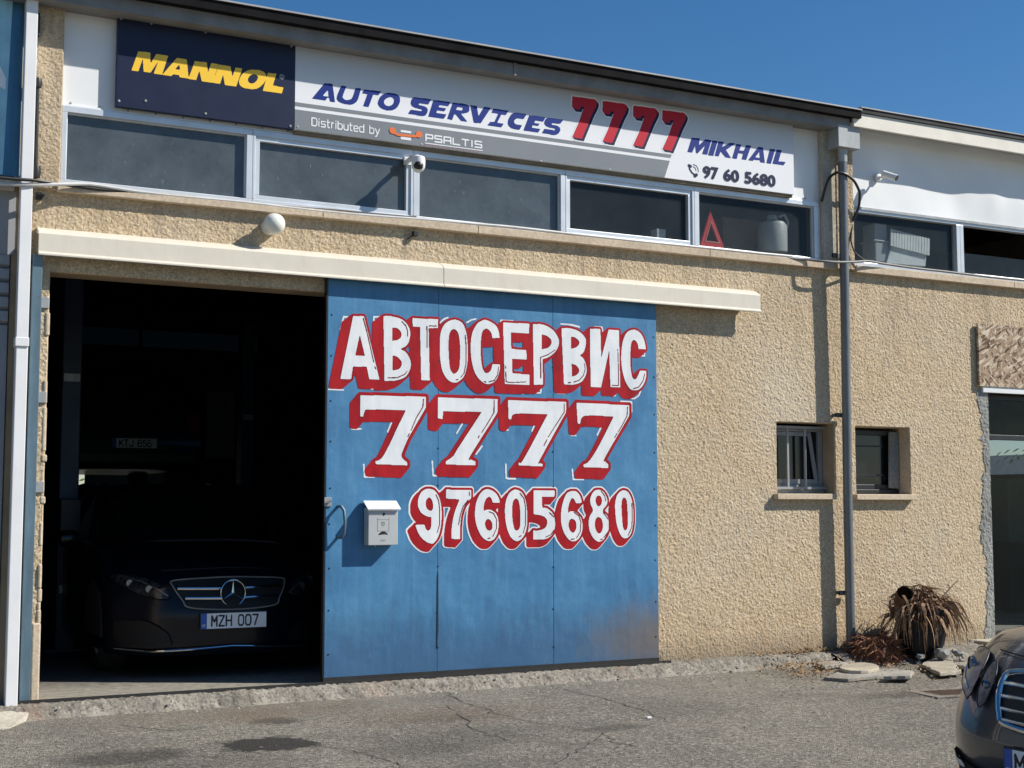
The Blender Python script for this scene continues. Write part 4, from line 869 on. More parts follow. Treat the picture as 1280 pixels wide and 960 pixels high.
# bullet camera on the right unit
p0 = F(1097, 222, 0); p1 = F(1110, 221, -.2)
bc = thing('security_camera', (p0[0], 0, p0[2]), 'white bullet security camera on the wavy white cladding above the shop', 'camera')
MB().lathe([(.035, -.0), (.035, -.022), (.02, -.03), (0, -.03)], (p0[0], 0, p0[2]), 18, 'y').tube([(p0[0], -.02, p0[2]), (p0[0]+.01, -.07, p0[2]-.01), (p0[0]+.0, -.10, p0[2]+.005)], .011).build('bracket', M['white_pvc'], bc, True)
q0 = Vector((p0[0]-.02, -.085, p0[2]+.02)); q1 = Vector((p0[0]+.045, -.20, p0[2]-.04))
MB().tube([q0, q0.lerp(q1, .05), q0.lerp(q1, .95), q1], [.024, .031, .031, .033], 18).build('housing', M['white_pvc'], bc, True)
dv = (q1-q0).normalized(); MB().tube([q1-dv*.002, q1+dv*.006], .027, 18).build('lens', M['black'], bc, True)
# hopper and drainpipe
dp = thing('drainpipe', (8.47, -.1, .2), 'round grey drainpipe with a square hopper between the two units', 'drainpipe')
hp = F(1047.5, 158, -.205)
hx0, hx1 = F(1048, 170, -.205)[0], F(1075, 170, -.205)[0]; hz1, hz0 = F(1048, 155, -.205)[2], F(1048, 182.5, -.205)[2]
MB().prism([(hx0, -.205, hz0), (hx1, -.205, hz0), (hx1, -.205, hz1), (hx0, -.205, hz1)], (0, .165, 0)).build('hopper', M['galv'], dp, bevel=.004)
pt = F(1055.5, 300, -.13); pbm = F(1063.5, 805, -.1)
MB().lathe([(.05, 0), (.045, -.05), (.043, -.12)], (pt[0], -.125, hz0), 18).build('collar', M['galv'], dp, True)
MB().tube([(pt[0], -.125, hz0-.02), (pt[0], -.122, 3.9), (pt[0]+.004, -.112, 3.0), (pbm[0], -.10, 1.5), (pbm[0]+.006, -.095, .2)], .0415, 16).build('pipe', M['pipe'], dp, True)
for z in (.72, 2.3, 3.75):
    MB().box(pt[0]-.075, pt[0]+.055, -.062, -.046, z-.02, z+.02).box(pt[0]-.075, pt[0]-.06, -.06, .0, z-.015, z+.015).build('bracket', M['pipe'], dp)
# letter box
by = DY-.098
a = F(458.5, 632, by); b = F(497.5, 682, by); x0b, x1b, z1b, z0b = F(460.5, 650, by)[0], F(497.5, 650, by)[0], F(478, 633, by)[2], F(478, 681.5, by)[2]
mbx = thing('letter_box', ((x0b+x1b)/2, by, z0b), 'pale grey metal letter box with a pitched lid on the blue door', 'letter box')
boxm = simple('pale_grey_enamel', (.46, .47, .47), .4, .1, .05, 4)
MB().box(x0b, x1b, by, DY-.009, z0b, z1b-.01).build('body', boxm, mbx, bevel=.004)
lid = MB(); zt2 = F(478, 626.5, DY-.03)[2]
lid.prism([(x0b-.014, DY-.009, zt2), (x0b-.014, DY-.03, zt2+.004), (x0b-.014, by-.022, z1b-.016), (x0b-.014, by-.022, z1b-.022), (x0b-.014, DY-.03, zt2-.006), (x0b-.014, DY-.009, zt2-.006)], (x1b-x0b+.028, 0, 0))
n_ = 17
for i in range(n_):
    xx = x0b-.012+(x1b-x0b+.024)*(i+.5)/n_; lid.prism([(xx-.0065, by-.0225, z1b-.020), (xx+.0065, by-.0225, z1b-.020), (xx, by-.021, z1b-.033)], (0, .003, 0))
lid.build('lid', simple('white_enamel', (.72, .73, .74), .35, .1, .04, 4), mbx)
cx = (x0b+x1b)/2; wbx = x1b-x0b; hbx = z1b-z0b
sl2 = MB(); sl2.prism([(cx-.036+.072*t, by-.0015, z0b+hbx*.29+.019*math.sin(math.pi*t)) for t in np.linspace(0, 1, 10)]+[(cx+.036, by-.0015, z0b+hbx*.27), (cx+.012, by-.0015, z0b+hbx*.285), (cx-.036, by-.0015, z0b+hbx*.265)], (0, .003, 0))
sl2.lathe([(0, -.003), (.010, -.003), (.011, .001)], (cx+.005, by, z0b+hbx*.80), 16, 'y'); sl2.build('slot', M['black'], mbx)
mk = MB(); 
for dx, dz, w, h in ((-.045, .66, .09, .002), (-.045, .36, .09, .002), (-.045, .36, .002, .098), (.045, .36, .002, .098), (-.014, .585, .026, .006), (-.014, .53, .010, .012), (.004, .53, .008, .012), (-.012, .50, .022, .004), (-.02, .13, .04, .004), (-.018, .105, .034, .003)):
    mk.box(cx+dx, cx+dx+w, by-.0012, by+.001, z0b+hbx*dz, z0b+hbx*dz+h)
mk.build('embossing', simple('grey_mark', (.22, .23, .23), .5), mbx)
MB().lathe([(0, 0), (.008, 0), (.008, .012), (0, .012)], (cx-.05, by+.03, z0b-.012), 10).build('lock', M['galv'], mbx)

# cables along the sill
def cable(name, pts, r, mat, label, sag=.006):
    q = []
    for a, b in zip(pts[:-1], pts[1:]):
        for k in range(6): t_ = k/6; q.append((a[0]+(b[0]-a[0])*t_, a[1]+(b[1]-a[1])*t_, a[2]+(b[2]-a[2])*t_ - sag*math.sin(math.pi*t_)))
    q.append(pts[-1])
    for _ in range(3): q = [q[0]]+[tuple((q[i-1][k]+2*q[i][k]+q[i+1][k])/4 for k in range(3)) for i in range(1, len(q)-1)]+[q[-1]]
    o = MB().tube(q, r, 8).build(name, mat, None, True); tag(o, label, 'cable'); return o
def FY(l): return [F(u, v, y) for u, v, y in l]
cable('power_cable', FY([(-30, 220, -.2), (0, 221.5, -.19), (45, 225, -.17), (85, 231, -.08), (150, 239, -.05), (190, 243, -.045), (260, 250, -.045), (320, 255, -.04), (420, 263, -.04), (520, 272, -.04)]), .0115, M['black'], 'black power cable running along the top of the window sill')
cable('conduit', FY([(-30, 228, -.16), (40, 231, -.16), (110, 229, -.07), (180, 241, -.05), (300, 252, -.05), (420, 266, -.05), (540, 275, -.05), (640, 283.5, -.05), (760, 297.5, -.05), (880, 309.5, -.05), (990, 320.5, -.05)]), .0125, M['conduit'], 'thin white conduit lying along the front of the window sill', .003)
cable('wire_bundle', FY([(985, 322, -.05), (1010, 324, -.07), (1032, 326.5, -.15), (1058, 327.5, -.16), (1085, 325.5, -.1), (1115, 331, -.06), (1180, 339, -.05), (1285, 351, -.05)]), .0115, M['bundle'], 'grey wire bundle crossing the drainpipe at sill height')
cable('loose_cable', FY([(1027, 252, -.03), (1030, 240, -.06), (1036, 222, -.10), (1046, 215, -.15), (1057, 217, -.18), (1068, 226, -.16), (1075, 240, -.13), (1074, 258, -.09), (1066, 276, -.05)]), .0125, M['black'], 'loose black cable looping round the drainpipe under the hopper', 0)
cable('thin_cable', FY([(1066, 276, -.04), (1063, 300, -.06), (1068, 316, -.08), (1080, 325, -.09)]), .007, M['black'], 'thin black cable hanging below the loop beside the drainpipe', 0)
# rod with insulators on the left pilaster
ir = thing('insulator_rod', (1.42, -.06, 3.8), 'black rod with round insulators on the left pilaster', 'insulator')
p = F(47, 104, -.06); q = F(44.5, 215, -.06)
MB().tube([(q[0], -.06, q[2]), (p[0], -.06, p[2])], .013, 10).build('rod', M['black'], ir, True)
MB().lathe([(0, .04), (.025, .03), (.03, 0), (.025, -.03), (0, -.04)], (p[0], -.065, p[2]), 12).build('insulator', M['black'], ir, True)
MB().lathe([(0, .05), (.028, .04), (.034, 0), (.028, -.04), (0, -.05)], (q[0], -.07, q[2]), 12).build('insulator', M['black'], ir, True)
b = F(46, 27, -.06); MB().box(b[0]-.02, b[0]+.02, -.08, -.02, b[2]-.10, b[2]+.06).build('clamp', M['black'], ir, bevel=.004)
b = F(49, 246, -.03); tag(MB().box(b[0]-.02, b[0]+.02, -.05, -.0, b[2]-.02, b[2]+.03).box(b[0]-.008, b[0]+.03, -.06, -.04, b[2], b[2]+.015).build('cable_clip', M['black'], bevel=.004), 'small black cable clip below the left end of the sill', 'clip')
b = F(518, 292, -.02); tag(MB().box(b[0]-.015, b[0]+.02, -.05, -.0, b[2]-.02, b[2]+.015).tube([(b[0]-.02, -.03, b[2]-.02), (b[0]-.06, -.02, b[2]-.05)], .005).build('wall_hook', M['black'], bevel=.003), 'small rusty hook in the plaster under the middle of the sill', 'hook')

# things standing behind the clear panes
tr = thing('warning_triangle', (*F(889, 309, .075)[:2], F(889, 309, .075)[2]), 'red reflective warning triangle leaning behind the last workshop window', 'triangle')
a, b, c = [Vector(F(u, v, .075)) for u, v in ((875.5, 307), (906, 311), (888, 264))]; cen = (a+b+c)/3
t3 = MB(); outer = [a, b, c]; inner = [cen+(q-cen)*.50 for q in outer]
for i in range(3): t3.prism([outer[i], outer[(i+1) % 3], inner[(i+1) % 3], inner[i]], (0, .02, 0))
t3.build('frame', simple('red_reflector', (.85, .06, .05), .35, 0, .08, 8), tr, bevel=.003)
inner2 = [cen+(q-cen)*.62+Vector((0, -.004, 0)) for q in outer]; inner3 = [cen+(q-cen)*.52+Vector((0, -.004, 0)) for q in outer]
t3 = MB()
for i in range(3): t3.prism([inner2[i], inner2[(i+1) % 3], inner3[(i+1) % 3], inner3[i]], (0, .002, 0))
t3.build('border', simple('pink_reflector', (.75, .25, .2), .4), tr)
MB().box(a.x+.02, b.x-.02, .08, .16, min(a.z, b.z)-.03, min(a.z, b.z)-.005).build('foot', M['black'], tr)
p = F(966, 316, .20); jg = thing('plastic_jug', p, 'pale plastic jug standing behind the last workshop window', 'jug')
MB().lathe([(0, 0), (.13, 0), (.135, .03), (.135, .24), (.12, .27), (.05, .30), (.045, .34), (0, .34)], p, 20).build('body', simple('milky_plastic', (.55, .54, .5), .45, 0, .08, 5), jg, True)
MB().tube([(p[0]+.05, p[1]-.03, p[2]+.33), (p[0]+.10, p[1]-.05, p[2]+.35), (p[0]+.14, p[1]-.05, p[2]+.28), (p[0]+.13, p[1]-.03, p[2]+.2)], .012).build('handle', M['white_pvc'], jg, True)
p = F(827, 297, .16); bx = MB().box(p[0]-.06, p[0]+.03, .14, .24, p[2]-.02, p[2]+.07); tag(bx.build('small_carton', simple('white_card', (.7, .7, .68), .8), bevel=.003), 'small white carton on the sill behind the fourth workshop window', 'carton')
p = F(915, 300, .35); tag(MB().box(p[0]-.12, p[0]+.35, .32, .55, p[2]-.1, p[2]+.2).build('cardboard_box', simple('brown_card', (.22, .15, .09), .9), bevel=.004), 'brown cardboard box behind the warning triangle', 'box')
fb = thing('foam_box', F(1140, 325, .3), 'white box with a ribbed flap leaning behind the shop window', 'box')
a = F(1115, 286, .25); b = F(1163, 303, .25)
m_ = MB(); m_.prism([F(1108, 329, .10), F(1157, 333, .10), F(1159, 310, .10), F(1116, 303, .10)], (0, .2, 0)); m_.build('body', simple('foam_white', (.8, .8, .77), .8), fb, bevel=.004)
m_ = MB(); k = 14
for i in range(k):
    u0 = 1114+49*i/k; u1 = 1114+49*(i+.8)/k; vt = lambda u: 286+(u-1114)*.255; m_.prism([F(u0, vt(u0), .085), F(u1, vt(u1), .085), F(u1-.5, vt(u1)+21, .075), F(u0-.5, vt(u0)+21, .075)], (0, .015, 0))
m_.build('ribbed_flap', simple('ribbed_white', (.8, .8, .76), .7), fb)
p = F(1086, 330, .3); tag(MB().box(p[0]-.08, p[0]+.09, .12, .3, p[2]-.01, p[2]+.18).box(p[0]-.1, p[0]+.1, .11, .31, p[2]+.18, p[2]+.2).box(p[0]-.07, p[0]+.08, .13, .3, p[2]+.2, p[2]+.36).build('stacked_tubs', simple('pale_tub', (.45, .47, .47), .6), bevel=.01), 'pale plastic tubs stacked behind the shop window', 'tubs')

# ================================================================== CARS
M['chrome'] = simple('chrome', (.62, .63, .65), .12, 1.0, .04, 6)
M['grey_paint'] = m_carpaint('grey_car_paint', (.075, .075, .078)); M['black_paint'] = m_carpaint('black_car_paint', (.005, .006, .012), .15)
M['car_glass'] = simple('car_glass', (.006, .007, .008), .05, 0, .2, 3, .8)
M['lamp_glass'] = simple('headlamp_lens', (.11, .11, .115), .3, .1, .8, 34, .5, .35)
M['lamp_metal'] = simple('lamp_reflector', (.22, .22, .23), .25, .8, .2, 9); M['plate_white'] = simple('plate_white', (.82, .83, .85), .35, 0, .03, 8); M['lamp_dark'] = simple('dark_headlamp_lens', (.03, .03, .033), .2, .1, .9, 30, .5, .3); M['plate_blue'] = simple('plate_blue', (.02, .10, .42), .35, 0, .05, 8); M['plate_ink'] = simple('plate_black', (.01, .01, .011), .4)
def lut(z, tab):
    return float(np.interp(z, [t[0] for t in tab], [t[1] for t in tab]))
class Car:
    def __init__(c, L, prof, width, c1, p1, hood):
        c.L, c.prof, c.width, c.c1, c.p1, c.hood = L, prof, width, c1, p1, hood
    def Wd(c, z): return lut(z, c.width)
    def S(c, y, z): return c.c1*min(1.15, abs(y)/c.width[2][1])**c.p1 + lut(z, c.prof)
    def SR(c, y, z): return c.L - .28*min(1.1, abs(y)/.92)**4 - lut(z, [(.2, .10), (.45, 0), (.75, .03), (.95, .10)])
    def body(c, paint, parent):
        rows = [.17, .21, .28, .36, .44, .52, .60, .67, .73, .775, c.hood]; lat = [-1, -.965, -.9, -.8, -.66, -.5, -.34, -.17, 0, .17, .34, .5, .66, .8, .9, .965, 1]
        bm = bmesh.new(); V = lambda p: bm.verts.new(p)
        def quads(g):
            for i in range(len(g)-1):
                for j in range(len(g[0])-1):
                    try: bm.faces.new((g[i][j], g[i][j+1], g[i+1][j+1], g[i+1][j]))
                    except ValueError: pass
        front = [[V((c.S(l*c.Wd(z), z), l*c.Wd(z), z)) for l in lat] for z in rows]; quads(front)
        T = [0, .06, .14, .26, .4, .56, .72, .86, 1.0]; cow = 1.52
        def hoodp(t, l):
            y = l*(c.Wd(c.hood)+.035*t); x0 = c.S(l*c.Wd(c.hood), c.hood)
            return (x0+t*(cow-x0)+.10*(1-l*l)*0, y, c.hood + .215*(t**.62) - .055*abs(l)**5*min(1, t*4) - .012*math.exp(-((abs(l)-.62)/.10)**2)*min(1, t*6))
        hood = [front[-1]]+[[V(hoodp(t, l)) for l in lat] for t in T[1:]]; quads(hood)
        ext = [2.1, 2.8, 3.4, c.L-1.05, c.L-.75, c.L-.5]
        for k, sg in ((0, -1), (-1, 1)):
            top = [hood[i][k] for i in range(len(T))]; x0t = top[0].co.x; xe = c.L-.36
            zt = top[-1].co.z
            top2 = top + [V((x, sg*(c.Wd(.67)-.03), zt+.03*math.sin((x-cow)/(c.L-cow)*3))) for x in ext] + [V((xe, sg*.80, zt-.03))]
            fr = [(q.co.x-x0t)/(xe-x0t) for q in top2]
            grid = []
            for r_ in range(len(rows)-1):
                q0 = front[r_][k]; z = rows[r_]
                line = [q0]
                for f, tv in zip(fr[1:], top2[1:]):
                    zz = z + (tv.co.z-c.hood)*((z-.17)/(c.hood-.17))**2.2; w = c.Wd(min(z, .67))+.004
                    if f > .9: w -= (f-.9)*.8
                    line.append(V((q0.co.x+f*(xe-q0.co.x), sg*w, zz)))
                grid.append(line)
            grid.append(top2); quads(grid)
            if k == 0: gl = grid
            else: gr = grid
        rear = []
        for a, b in zip(gl, gr):
            A, B = a[-1], b[-1]; line = [A]
            for l in lat[1:-1]:
                y = l*abs(B.co.y); line.append(V((max(A.co.x, c.SR(y, A.co.z)), y, A.co.z)))
            rear.append(line+[B])
        quads(rear)
        deck = []
        for i in range(len(T)-1, len(gl[-1])):
            A, B = gl[-1][i], gr[-1][i]
            deck.append([A]+[V((A.co.x+(.25*(1-l**4)*max(0, (i-len(T)-3))/3), l*abs(B.co.y), A.co.z+.03*(1-l*l))) for l in lat[1:-1]]+[B])
        deck[0] = hood[-1]; deck[-1] = rear[-1]; quads(deck)
        me = bpy.data.meshes.new('body'); bmesh.ops.recalc_face_normals(bm, faces=bm.faces); bm.to_mesh(me); bm.free(); me.materials.append(paint)
        for p in me.polygons: p.use_smooth = True
        o = bpy.data.objects.new('body', me); COL.objects.link(o); o.parent = parent
        m = o.modifiers.new('sub', 'SUBSURF'); m.levels = m.render_levels = 1
        # underside
        MB().box(.45, c.L-.4, -.84, .84, .16, .19).build('underside', M['rubber'], parent, local=True)
        # cabin
        rows2 = 7; n = 40; vs = []; fs = []
        for j in range(rows2):
            t = j/(rows2-1); e = 1-(1-t)**1.6
            xf = 1.42+(2.22-1.42)*t; xr = (c.L-.72)+((c.L-1.55)-(c.L-.72))*t; hw = .80-.20*t**1.3; z = .985+.455*math.sin(t*math.pi/2)**.9
            for i in range(n):
                a = 2*math.pi*i/n; ca, sa = math.cos(a), math.sin(a); ex = .42
                px = (abs(ca)**ex)*(1 if ca > 0 else -1); py = (abs(sa)**ex)*(1 if sa > 0 else -1); vs.append(((xf+xr)/2+px*(xr-xf)/2, py*hw, z))
        for j in range(rows2-1):
            for i in range(n): fs.append((j*n+i, j*n+(i+1) % n, (j+1)*n+(i+1) % n, (j+1)*n+i))
        b = MB(); b.v = vs; b.f = fs; b.build('windows', M['car_glass'], parent, True, local=True)
        b = MB(); k = (rows2-1)*n; cx = (2.22+c.L-1.55)/2
        ro = [(p[0], p[1]*1.01, p[2]-.012) for p in vs[k:]]; ri = [((p[0]-cx)*.8+cx, p[1]*.8, p[2]+.022) for p in vs[k:]]; rii = [((p[0]-cx)*.4+cx, p[1]*.4, p[2]+.034) for p in vs[k:]]
        b.v = ro+ri+rii+[(cx, 0, 1.475)]; b.f = [(a_*n+i, a_*n+(i+1) % n, (a_+1)*n+(i+1) % n, (a_+1)*n+i) for a_ in (0, 1) for i in range(n)]+[(2*n+i, 2*n+(i+1) % n, 3*n) for i in range(n)]
        b.build('roof', paint, parent, True, local=True)
        for sg in (-1, 1):
            for (xa, xb_, w) in ((1.47, 2.24, .04), ((c.L)/2+.28, (c.L)/2+.30, .04), (c.L-.80, c.L-1.56, .055)):
                pts = []
                for t in np.linspace(0, 1, 6): pts.append((xa+(xb_-xa)*t, sg*(.795-.20*t**1.3+.006), .985+.455*math.sin(t*math.pi/2)**.9))
                MB().tube(pts, w, 8).build('pillar', paint, parent, True, local=True)
    def patch(c, name, loops, off, mat, parent, cell=.010, smooth=True):
        L = [curve(l) if not isinstance(l, np.ndarray) else l for l in loops]; a = np.concatenate(L)
        r_ = Ras(a[:, 0].min()-.02, a[:, 0].max()+.02, a[:, 1].min()-.02, a[:, 1].max()+.02, cell); r_.poly(L); V, Fc = r_.mesh(1)
        b = MB(); b.v = [(c.S(y, z)-off, y, z) for y, z in V]; b.f = Fc
        o = b.build(name, mat, parent, local=True)
        bm = bmesh.new(); bm.from_mesh(o.data); bmesh.ops.remove_doubles(bm, verts=bm.verts, dist=1e-5); bmesh.ops.recalc_face_normals(bm, faces=bm.faces); bm.to_mesh(o.data); bm.free()
        for p in o.data.polygons: p.use_smooth = True
        return o
    def line(c, name, pts, r_, off, mat, parent, close=False, sm=True):
        q = curve(pts) if close else np.array(pts, float)
        if close: q = np.concatenate([q, q[:1]])
        d = []
        for a, b in zip(q[:-1], q[1:]):
            k = max(1, int(math.dist(a, b)/.03))
            d += [a+(b-a)*i/k for i in range(k)]
        d.append(q[-1])
        return MB().tube([(c.S(y, z)-off, y, z) for y, z in d], r_, 8).build(name, mat, parent, sm, local=True)
def mir(pts): return [(-p[0],)+tuple(p[1:]) for p in pts][::-1]
PLATE = {'M': [[(0,0),(0,1),(.5,.4),(1,1),(1,0)]], 'Z': [[(0,1),(1,1),(0,0),(1,0)]], 'H': [[(0,0),(0,1)],[(1,0),(1,1)],[(0,.5),(1,.5)]], '0': [[(.2,0),(.8,0),(1,.2),(1,.8),(.8,1),(.2,1),(0,.8),(0,.2),(.2,0)]],
 '7': [[(0,1),(1,1),(.4,0)]], 'K': [[(0,0),(0,1)],[(1,1),(.1,.45)],[(.35,.6),(1,0)]], 'T': [[(0,1),(1,1)],[(.5,1),(.5,0)]], 'J': [[(1,1),(1,.2),(.8,0),(.2,0),(0,.2)]], '8': [[(.2,0),(.8,0),(1,.15),(1,.4),(.8,.53),(.2,.53),(0,.7),(0,.85),(.2,1),(.8,1),(1,.85),(1,.7),(.8,.53)],[(.2,.53),(0,.4),(0,.15),(.2,0)]],
 '5': [[(1,1),(.05,1),(0,.55),(.7,.6),(1,.4),(1,.2),(.8,0),(.2,0),(0,.15)]], '6': [[(.9,1),(.3,1),(0,.7),(0,.2),(.2,0),(.8,0),(1,.2),(1,.4),(.8,.55),(.2,.55),(0,.4)]]}
def number_plate(parent, x, z, txt, w=.52, h=.112, tilt=0.0, y=0.0, ux=(0, -1, 0), n=(-1, 0, 0), code=True):
    ux = Vector(ux); n = Vector(n); uz = Vector((0, 0, 1)); o = Vector((x, y, z))
    def pr(a, b, c_, d, e0, e1): return [o+ux*a+uz*c_+n*e0, o+ux*b+uz*c_+n*e0, o+ux*b+uz*d+n*e0, o+ux*a+uz*d+n*e0], n*(e1-e0)
    b = MB(); b.prism(*pr(-w/2-.008, w/2+.008, -h/2-.008, h/2+.008, -.01, .004)); f = b.build('number_plate', M['black'], parent, bevel=.003, local=True)
    b = MB(); b.prism(*pr(-w/2+.046, w/2, -h/2, h/2, .0045, .0065)); b.build('plate_face', M['plate_white'], f, local=True)
    b = MB(); b.prism(*pr(-w/2, -w/2+.045, -h/2, h/2, .0045, .0065)); b.build('country_band', M['plate_blue'], f, local=True)
    if code: put_text('CY', 'country_code', M['plate_white'], f, o+ux*(-w/2+.009)+uz*(-h/2+.014)+n*.0075, ux, uz, .027, .019, .02, local=True)
    if txt:
        wq = w-.15 if len(txt) > 1 else .052; hq = .074; x0q = -w/2+(.085 if len(txt) > 1 else .062); ws = [.6 if c == ' ' else 1.0 for c in txt]; gap = .32
        unit = wq/(sum(ws)+gap*(len(ws)-1)); r_ = Ras(-w/2, w/2, -h/2, h/2, .0022); xq = x0q
        for c_, k in zip(txt, ws):
            for pl in PLATE.get(c_, []): r_.stroke([(xq+p*unit*.92*k, -hq/2+q*hq) for p, q in pl], .0125)
            xq += unit*(k+gap)
        V, Fc = r_.mesh(); b = MB(); b.v = [tuple(o+ux*p+uz*q+n*.0074) for p, q in V]; b.f = Fc; b.build('plate_lettering', M['plate_ink'], f, local=True)
    return f
def wheel(parent, x, y, r_=.325, w=.22, z=None):
    z = r_ if z is None else z; s = 1 if y > 0 else -1
    t = MB(); t.lathe([(r_*.66, -w/2), (r_*.9, -w/2), (r_*.985, -w/2+.03), (r_, -w/4), (r_, -.03), (r_*.985, -.025), (r_*.985, -.012), (r_, -.008), (r_, .008), (r_*.985, .012), (r_*.985, .025), (r_, .03), (r_, w/4), (r_*.985, w/2-.03), (r_*.9, w/2), (r_*.66, w/2)], (x, y, z), 40, 'y')
    wh = t.build('wheel', M['rubber'], parent, True, local=True)
    m_ = MB(); q = s*(w/2-.02)
    m_.lathe([(r_*.67, q), (r_*.62, q+.008*s), (r_*.60, q-.05*s)], (x, y, z), 40, 'y'); m_.lathe([(0, q), (.06, q), (.07, q-.02*s)], (x, y, z), 20, 'y')
    for k in range(10):
        a = 2*math.pi*k/10; ca, sa = math.cos(a), math.sin(a); m_.tube([(x+.05*ca, y+q-.01*s, z+.05*sa), (x+r_*.62*ca, y+q-.012*s, z+r_*.62*sa)], .016, 6)
    m_.build('rim', M['galv'], wh, True, local=True)
    MB().lathe([(0, q-.06*s), (r_*.62, q-.06*s)], (x, y, z), 24, 'y').build('brake_disc', M['rubber'], wh, local=True)
def wheel_arch(parent, x, y, r_): 
    s = 1 if y > 0 else -1; b = MB(); n = 26; a0, a1 = -.12, math.pi+.12
    pts = [(x+r_*math.cos(a0+(a1-a0)*i/n), .335+r_*math.sin(a0+(a1-a0)*i/n)) for i in range(n+1)]
    b.prism([(px, y, pz) for px, pz in pts], (0, -.03*s, 0)); b.build('wheel_arch', M['rubber'], parent, local=True)
def mirror(parent, y, paint):
    s = 1 if y > 0 else -1
    b = MB(); b.lathe([(0, -.10), (.06, -.09), (.085, -.04), (.09, .02), (.08, .07), (0, .075)], (1.86, y, 1.0), 16, 'y'); b.v = [(1.86+(v[0]-1.86)*.75, v[1], 1.0+(v[2]-1.0)*.82) for v in b.v]
    o = b.build('mirror', paint, parent, True, local=True); MB().tube([(1.86, y-.03*s, .985), (1.86, s*.80, .97)], .025, 8).build('mirror_arm', M['black'], o, True, local=True)
def star(parent, x, z, R_, mat, name='star_emblem'):
    b = MB(); n = 36; b.tube([(x, R_*math.cos(2*math.pi*i/n), z+R_*math.sin(2*math.pi*i/n)) for i in range(n+1)], R_*.075, 8, False)
    for k in range(3):
        a = math.pi/2+k*2*math.pi/3; ca, sa = math.cos(a), math.sin(a); w = R_*.13
        p0 = Vector((x, 0, z)); tip = p0+Vector((0, ca, sa))*R_*.96; sd = Vector((0, -sa, ca))*w; nb = Vector((-R_*.10, 0, 0))
        b.add([p0+sd, p0-sd, tip, p0+nb, p0-Vector((0, ca, sa))*w*.9], [(0, 2, 3), (1, 3, 2), (0, 3, 4), (4, 3, 1), (0, 4, 1, 2)])
    return b.build(name, mat, parent, local=True)

# ---- grey saloon at the right edge
gc = thing('parked_car', (4.80, -5.49, 0), 'dark grey saloon car with chrome grille cut off by the right edge', 'car')
c1 = Car(4.85, [(.15, .13), (.24, .05), (.36, .01), (.45, .0), (.55, .025), (.66, .075), (.74, .13), (.80, .19), (.86, .30)], [(.15, .85), (.24, .92), (.45, .935), (.67, .935), (.76, .92), (.82, .89), (.86, .86)], .40, 3.9, .85)
c1.body(M['grey_paint'], gc)
def both(fn):
    for s in (1, -1): fn(s)
def sy(pts, s): return pts if s > 0 else mir(pts)
OUTER = [(.565, .64), (.595, .605), (.70, .645), (.82, .69), (.925, .725), (.90, .77), (.80, .81, 1), (.68, .82, 1), (.59, .80, 1), (.56, .72, 1)]
INNER = [(.50, .60), (.52, .66, 1), (.525, .745, 1), (.505, .785, 1), (.45, .745, 1), (.43, .68, 1), (.445, .61, 1), (.475, .585, 1)]
def lamps(s):
    for nm, pl, rad, cy, cz in (('headlamp', OUTER, .055, .685, .745), ('headlamp', INNER, .030, .478, .68)):
        o = c1.patch(nm, [sy(pl, s)], .016, M['lamp_glass'], gc)
        c1.line('lamp_seal', sy(pl, s), .0035, .015, M['black'], o, True)
        x = c1.S(s*cy, cz)-.010
        b = MB(); nrm = Vector((-1, s*.45, 0)).normalized(); p = Vector((x, s*cy, cz)); b.tube([p, p+nrm*.016], [rad*.8, rad*.7], 20, False); b.tube([p+nrm*.006, p+nrm*.013], [rad*.5, rad*.4], 16); b.build('projector', M['lamp_metal'], o, True, local=True)
        if nm == 'headlamp' and rad > .05: c1.line('light_strip', [(s*.61, .65), (s*.72, .69), (s*.85, .74)], .006, .019, M['chrome'], o)
both(lamps)
GR = [(-.345, .75, 1), (-.20, .765, 1), (0, .77, 1), (.20, .765, 1), (.345, .75, 1), (.375, .72, 1), (.365, .66, 1), (.325, .575, 1), (.27, .535, 1), (0, .515, 1), (-.27, .535, 1), (-.325, .575, 1), (-.365, .65, 1), (-.375, .72, 1)]
gp = c1.patch('grille', [GR], .014, M['black'], gc)
c1.line('chrome_frame', GR, .015, .020, M['chrome'], gp, True)
for z, w in ((.705, .36), (.652, .352), (.60, .335), (.555, .30)): c1.line('slat', [(-w, z), (-w/2, z-.004), (0, z-.006), (w/2, z-.004), (w, z)], .009, .021, M['chrome'], gp)
star(gp, c1.S(0, .66)-.04, .655, .085, M['chrome'])
mesh_m = simple('intake_mesh', (.006, .006, .007), .7)
def low(s):
    c1.patch('side_intake', [sy([(.40, .20), (.80, .215), (.885, .265), (.875, .335), (.74, .345), (.45, .30)], s)], .014, mesh_m, gc)
    c1.line('chrome_strip', [(s*.46, .225), (s*.65, .232), (s*.80, .245), (s*.88, .285)], .009, .018, M['chrome'], gc)
    o = c1.patch('running_light', [sy([(.60, .288), (.80, .312), (.79, .338), (.60, .316)], s)], .022, M['plate_white'], gc)
    wheel(gc, .95, s*.80); wheel(gc, c1.L-1.05, s*.80); wheel_arch(gc, .95, s*.936, .37); wheel_arch(gc, c1.L-1.05, s*.936, .37); mirror(gc, s*.98, M['grey_paint'])
both(low)
c1.patch('centre_intake', [[(-.37, .195), (.37, .195), (.40, .30), (.32, .325), (-.32, .325), (-.40, .30)]], .014, mesh_m, gc)
number_plate(gc, c1.S(.26, .40)-.03, .385, 'M')
c1.line('bonnet_gap', [(-.55, .825), (-.36, .815), (0, .815), (.36, .815), (.55, .825)], .004, .006, M['black'], gc)

